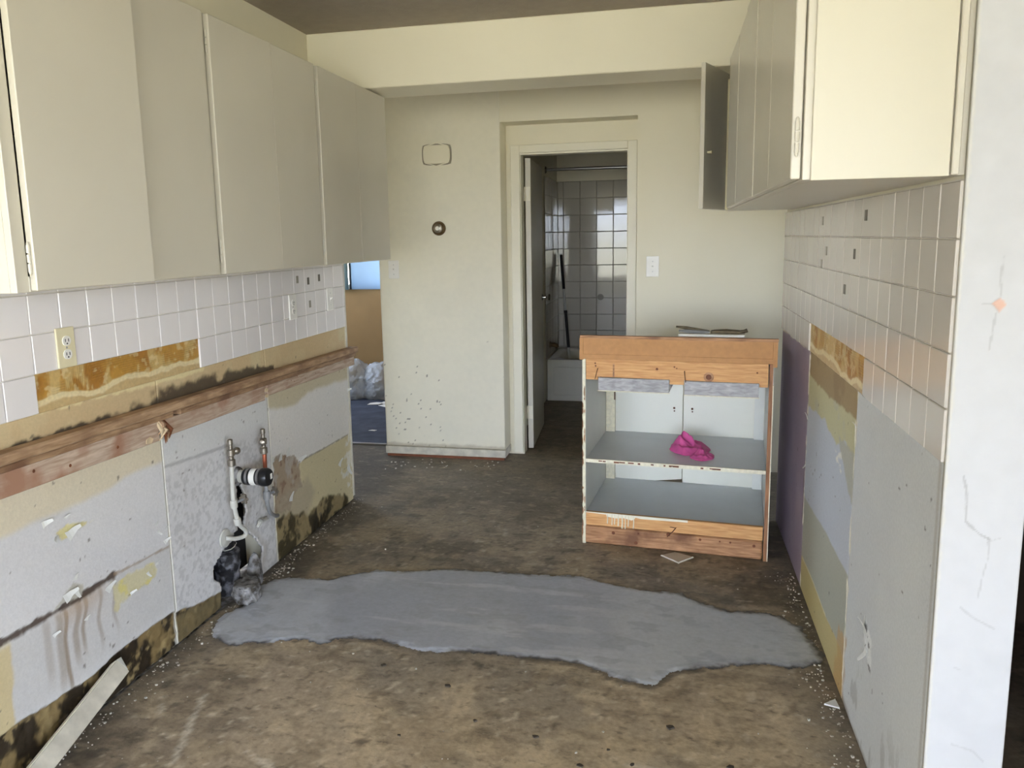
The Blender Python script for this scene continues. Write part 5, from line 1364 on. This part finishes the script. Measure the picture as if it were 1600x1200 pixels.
# ---------------- loose trim board against the left wall
bd = E('loose_trim_board', (XL + 0.12, 1.52, 0.0), 0, 'white painted trim board lying loose along the left wall base', 'board')
a, b = Vector((XL + 0.115, 1.36, 0.022)), Vector((XL + 0.035, 1.955, 0.115))
axl = (b - a).normalized(); sd = Vector((0.80, 0.05, 0.60)).normalized(); sd = (sd - axl * sd.dot(axl)).normalized(); up = axl.cross(sd) * -1
if up.z < 0: up = -up
def bpt(l, s, h): return tuple(a + axl * l + sd * s + up * h)
Lb = (b - a).length
P('board_body', MB().add([bpt(l, s, h) for l in (0, Lb) for s, h in ((-0.011, -0.028), (0.011, -0.028), (0.011, 0.026), (-0.011, 0.026))],
  [(0, 1, 2, 3), (7, 6, 5, 4), (0, 4, 5, 1), (1, 5, 6, 2), (2, 6, 7, 3), (3, 7, 4, 0)]), M_TRIMDIRT, bd, bevel=0.002)
P('painted_edge', MB().add([bpt(l, s, h) for l in (0, Lb * 0.985) for s, h in ((-0.012, 0.0262), (0.0122, 0.0262), (0.0122, 0.0282), (-0.012, 0.0282))],
  [(0, 1, 2, 3), (7, 6, 5, 4), (0, 4, 5, 1), (1, 5, 6, 2), (2, 6, 7, 3), (3, 7, 4, 0)]), M_TRIM, bd)
P('broken_end', MB().add([bpt(Lb + u, s, h) for u, s, h in ((0, -0.011, -0.02), (0, 0.011, -0.02), (0, 0.011, 0.026), (0, -0.011, 0.026), (0.016, 0.0, 0.0), (0.022, 0.004, 0.02))],
  [(0, 1, 4), (1, 2, 5, 4), (2, 3, 5), (3, 0, 4, 5), (3, 2, 1, 0)]), M_CHIP, bd)

# ---------------- debris on the floor
t = tag(P('floor_shard', MB().prism([(-0.023, 3.384), (0.055, 3.313), (0.122, 3.388), (0.041, 3.431)], lambda u, v, q: (u, v, q), 0.001, 0.005), M_SHARD), 'square beige tile shard on the floor before the base cabinet', 'shard')
P('pale_rim', MB().tube([(-0.02, 3.384, 0.005), (0.055, 3.317, 0.005), (0.118, 3.388, 0.005)], 0.002, 6), M_PAPER, t)
tag(P('floor_shard', MB().prism([(0.478, 2.335), (0.520, 2.322), (0.515, 2.366)], lambda u, v, q: (u, v, q), 0.001, 0.006), M_CHIP), 'white triangular plaster shard beside the right wall', 'shard')
def crumbs(name, spots, label, seed):
    rnd = random.Random(seed)
    mb = MB()
    for x, y, s in spots:
        h = s * rnd.uniform(0.3, 0.9)
        n = rnd.randint(4, 6); a0 = rnd.uniform(0, 6)
        poly = [(x + s * rnd.uniform(0.5, 1.0) * math.cos(a0 + 2 * math.pi * i / n), y + s * rnd.uniform(0.5, 1.0) * math.sin(a0 + 2 * math.pi * i / n)) for i in range(n)]
        mb.prism(poly, lambda u, v, q: (u, v, q), -0.001, h)
    o = P(name, mb, M_CRUMB)
    tag(o, label, 'debris', None, 'stuff')
rnd = random.Random(11)
sp = []
for i in range(420):
    y = rnd.uniform(1.5, 3.9)
    sp.append((XL + 0.012 + abs(rnd.gauss(0, 0.035)), y, rnd.choice((0.0015, 0.002, 0.002, 0.003, 0.004)) * rnd.uniform(0.7, 1.4)))
for cx_, cy_ in ((-1.66, 2.33), (-1.64, 2.45), (-1.66, 2.15), (-1.65, 2.9), (-1.64, 2.95), (-1.67, 3.2), (-1.62, 2.02)):
    for i in range(7): sp.append((cx_ + rnd.gauss(0, 0.018), cy_ + rnd.gauss(0, 0.03), rnd.uniform(0.003, 0.008)))
crumbs('plaster_crumbs', sp, 'plaster crumbs scattered along the foot of the left wall', 1)
sp = []
for i in range(260):
    sp.append((XR - 0.012 - abs(rnd.gauss(0, 0.04)), rnd.uniform(2.0, 3.30), rnd.choice((0.002, 0.002, 0.003, 0.005)) * rnd.uniform(0.7, 1.3)))
crumbs('plaster_crumbs', sp, 'fine rubble along the foot of the right wall', 2)
sp = []
for i in range(150):
    sp.append((rnd.uniform(-1.6, 0.45), rnd.uniform(1.6, 4.7), rnd.choice((0.002, 0.002, 0.003, 0.005)) * rnd.uniform(0.6, 1.2)))
for i in range(40):
    sp.append((rnd.uniform(-1.75, -1.05), rnd.uniform(4.45, 4.72), rnd.uniform(0.003, 0.009)))
crumbs('floor_grit', sp, 'loose grit and flakes strewn over the open concrete floor', 3)

# ---------------- far room seen through the side hall
tag(P('far_floor', B(-4.2, -1.83, 5.0, 7.2, -0.012, 0.006), M_CARPET), 'dark navy carpet of the far room', 'carpet', None, S)
tag(P('trim_1', B(-4.2, -1.83, 4.985, 5.015, 0.0, 0.011), M_STEEL, None, bevel=0.003), 'thin metal threshold strip at the edge of the navy carpet', 'threshold', None, S)
t = E('added_window_blind', (-2.75, 7.17, 0.95), 0, 'pale blue blind added to dim the far room window', 'blind')  # blind added to tone the overbright pane down to pale blue
P('blind_cloth', B(-3.055, -2.25, 7.165, 7.168, 0.948, 2.06), M_BLIND, t)
P('blind_edge', B(-3.072, -3.055, 7.155, 7.175, 0.948, 2.06), M_CARPET, t)
P('head_rail', B(-3.10, -2.24, 7.15, 7.18, 2.06, 2.09), M_TRIM, t)
t = E('side_curtain', (-3.35, 7.15, 0.95), 0, 'grey-green curtain left of the added pale blue blind', 'curtain')
mb = MB()
n = 36
front = [(-3.72 + 0.655 * i / n, 7.115 + 0.012 * math.sin(i * 1.4)) for i in range(n + 1)]
mb.prism(front + [(x, y + 0.003) for x, y in front[::-1]], lambda u, v, q: (u, v, q), 0.948, 2.06)
P('curtain_cloth', mb, M_CURTAIN, t)
P('curtain_rod', MB().tube([(-3.75, 7.115, 2.07), (-3.06, 7.115, 2.07)], 0.008, 8), M_STEEL, t)
t = E('plastic_bag', (-2.68, 6.55, 0.006), 0, 'crumpled clear plastic bag on the navy carpet', 'bag')
blob('bag_lobe', M_BAG, (-0.14, 0.0, 0), 0.3, (0.17, 0.16, 0.20), 80, 0.16, 2.0, None, None, 5, parent=t)
blob('bag_lobe', M_BAG, (0.13, 0.05, 0), -0.2, (0.20, 0.17, 0.185), 87, 0.16, 2.0, None, None, 5, parent=t)
for i, (x, y, rz, s) in enumerate(((-2.50, 6.27, 0.3, 0.07), (-2.36, 6.20, -0.5, 0.08), (-2.42, 6.32, 1.1, 0.06), (-2.30, 6.10, 0.9, 0.05))):
    lab = ('torn white paper scrap nearest the plastic bag', 'larger white paper scrap right of the plastic bag', 'small tilted paper scrap behind the others by the bag', 'small white paper scrap by the partition edge')[i]
    o = P('paper_scrap', MB().prism([(-s, -s * 0.5), (s * 0.4, -s * 0.7), (s, 0.1 * s), (s * 0.1, s * 0.7), (-s * 0.7, s * 0.4)], lambda u, v, q: (u, v, q + 0.02 * u), 0.0, 0.003), M_PAPER, None, loc=(x, y, 0.009), rot=(0, 0, rz))
    tag(o, lab, 'paper', 'paper scraps on the navy carpet')
o = P('paper_scrap', MB().prism([(-0.03, -0.01), (0.02, -0.015), (0.03, 0.01), (-0.01, 0.016)], lambda u, v, q: (u, v, q), 0.0, 0.002), M_PAPER, None, loc=(-2.17, 5.36, 0.007))
tag(o, 'tiny paper scrap alone on the navy carpet near the threshold', 'paper', 'paper scraps on the navy carpet')
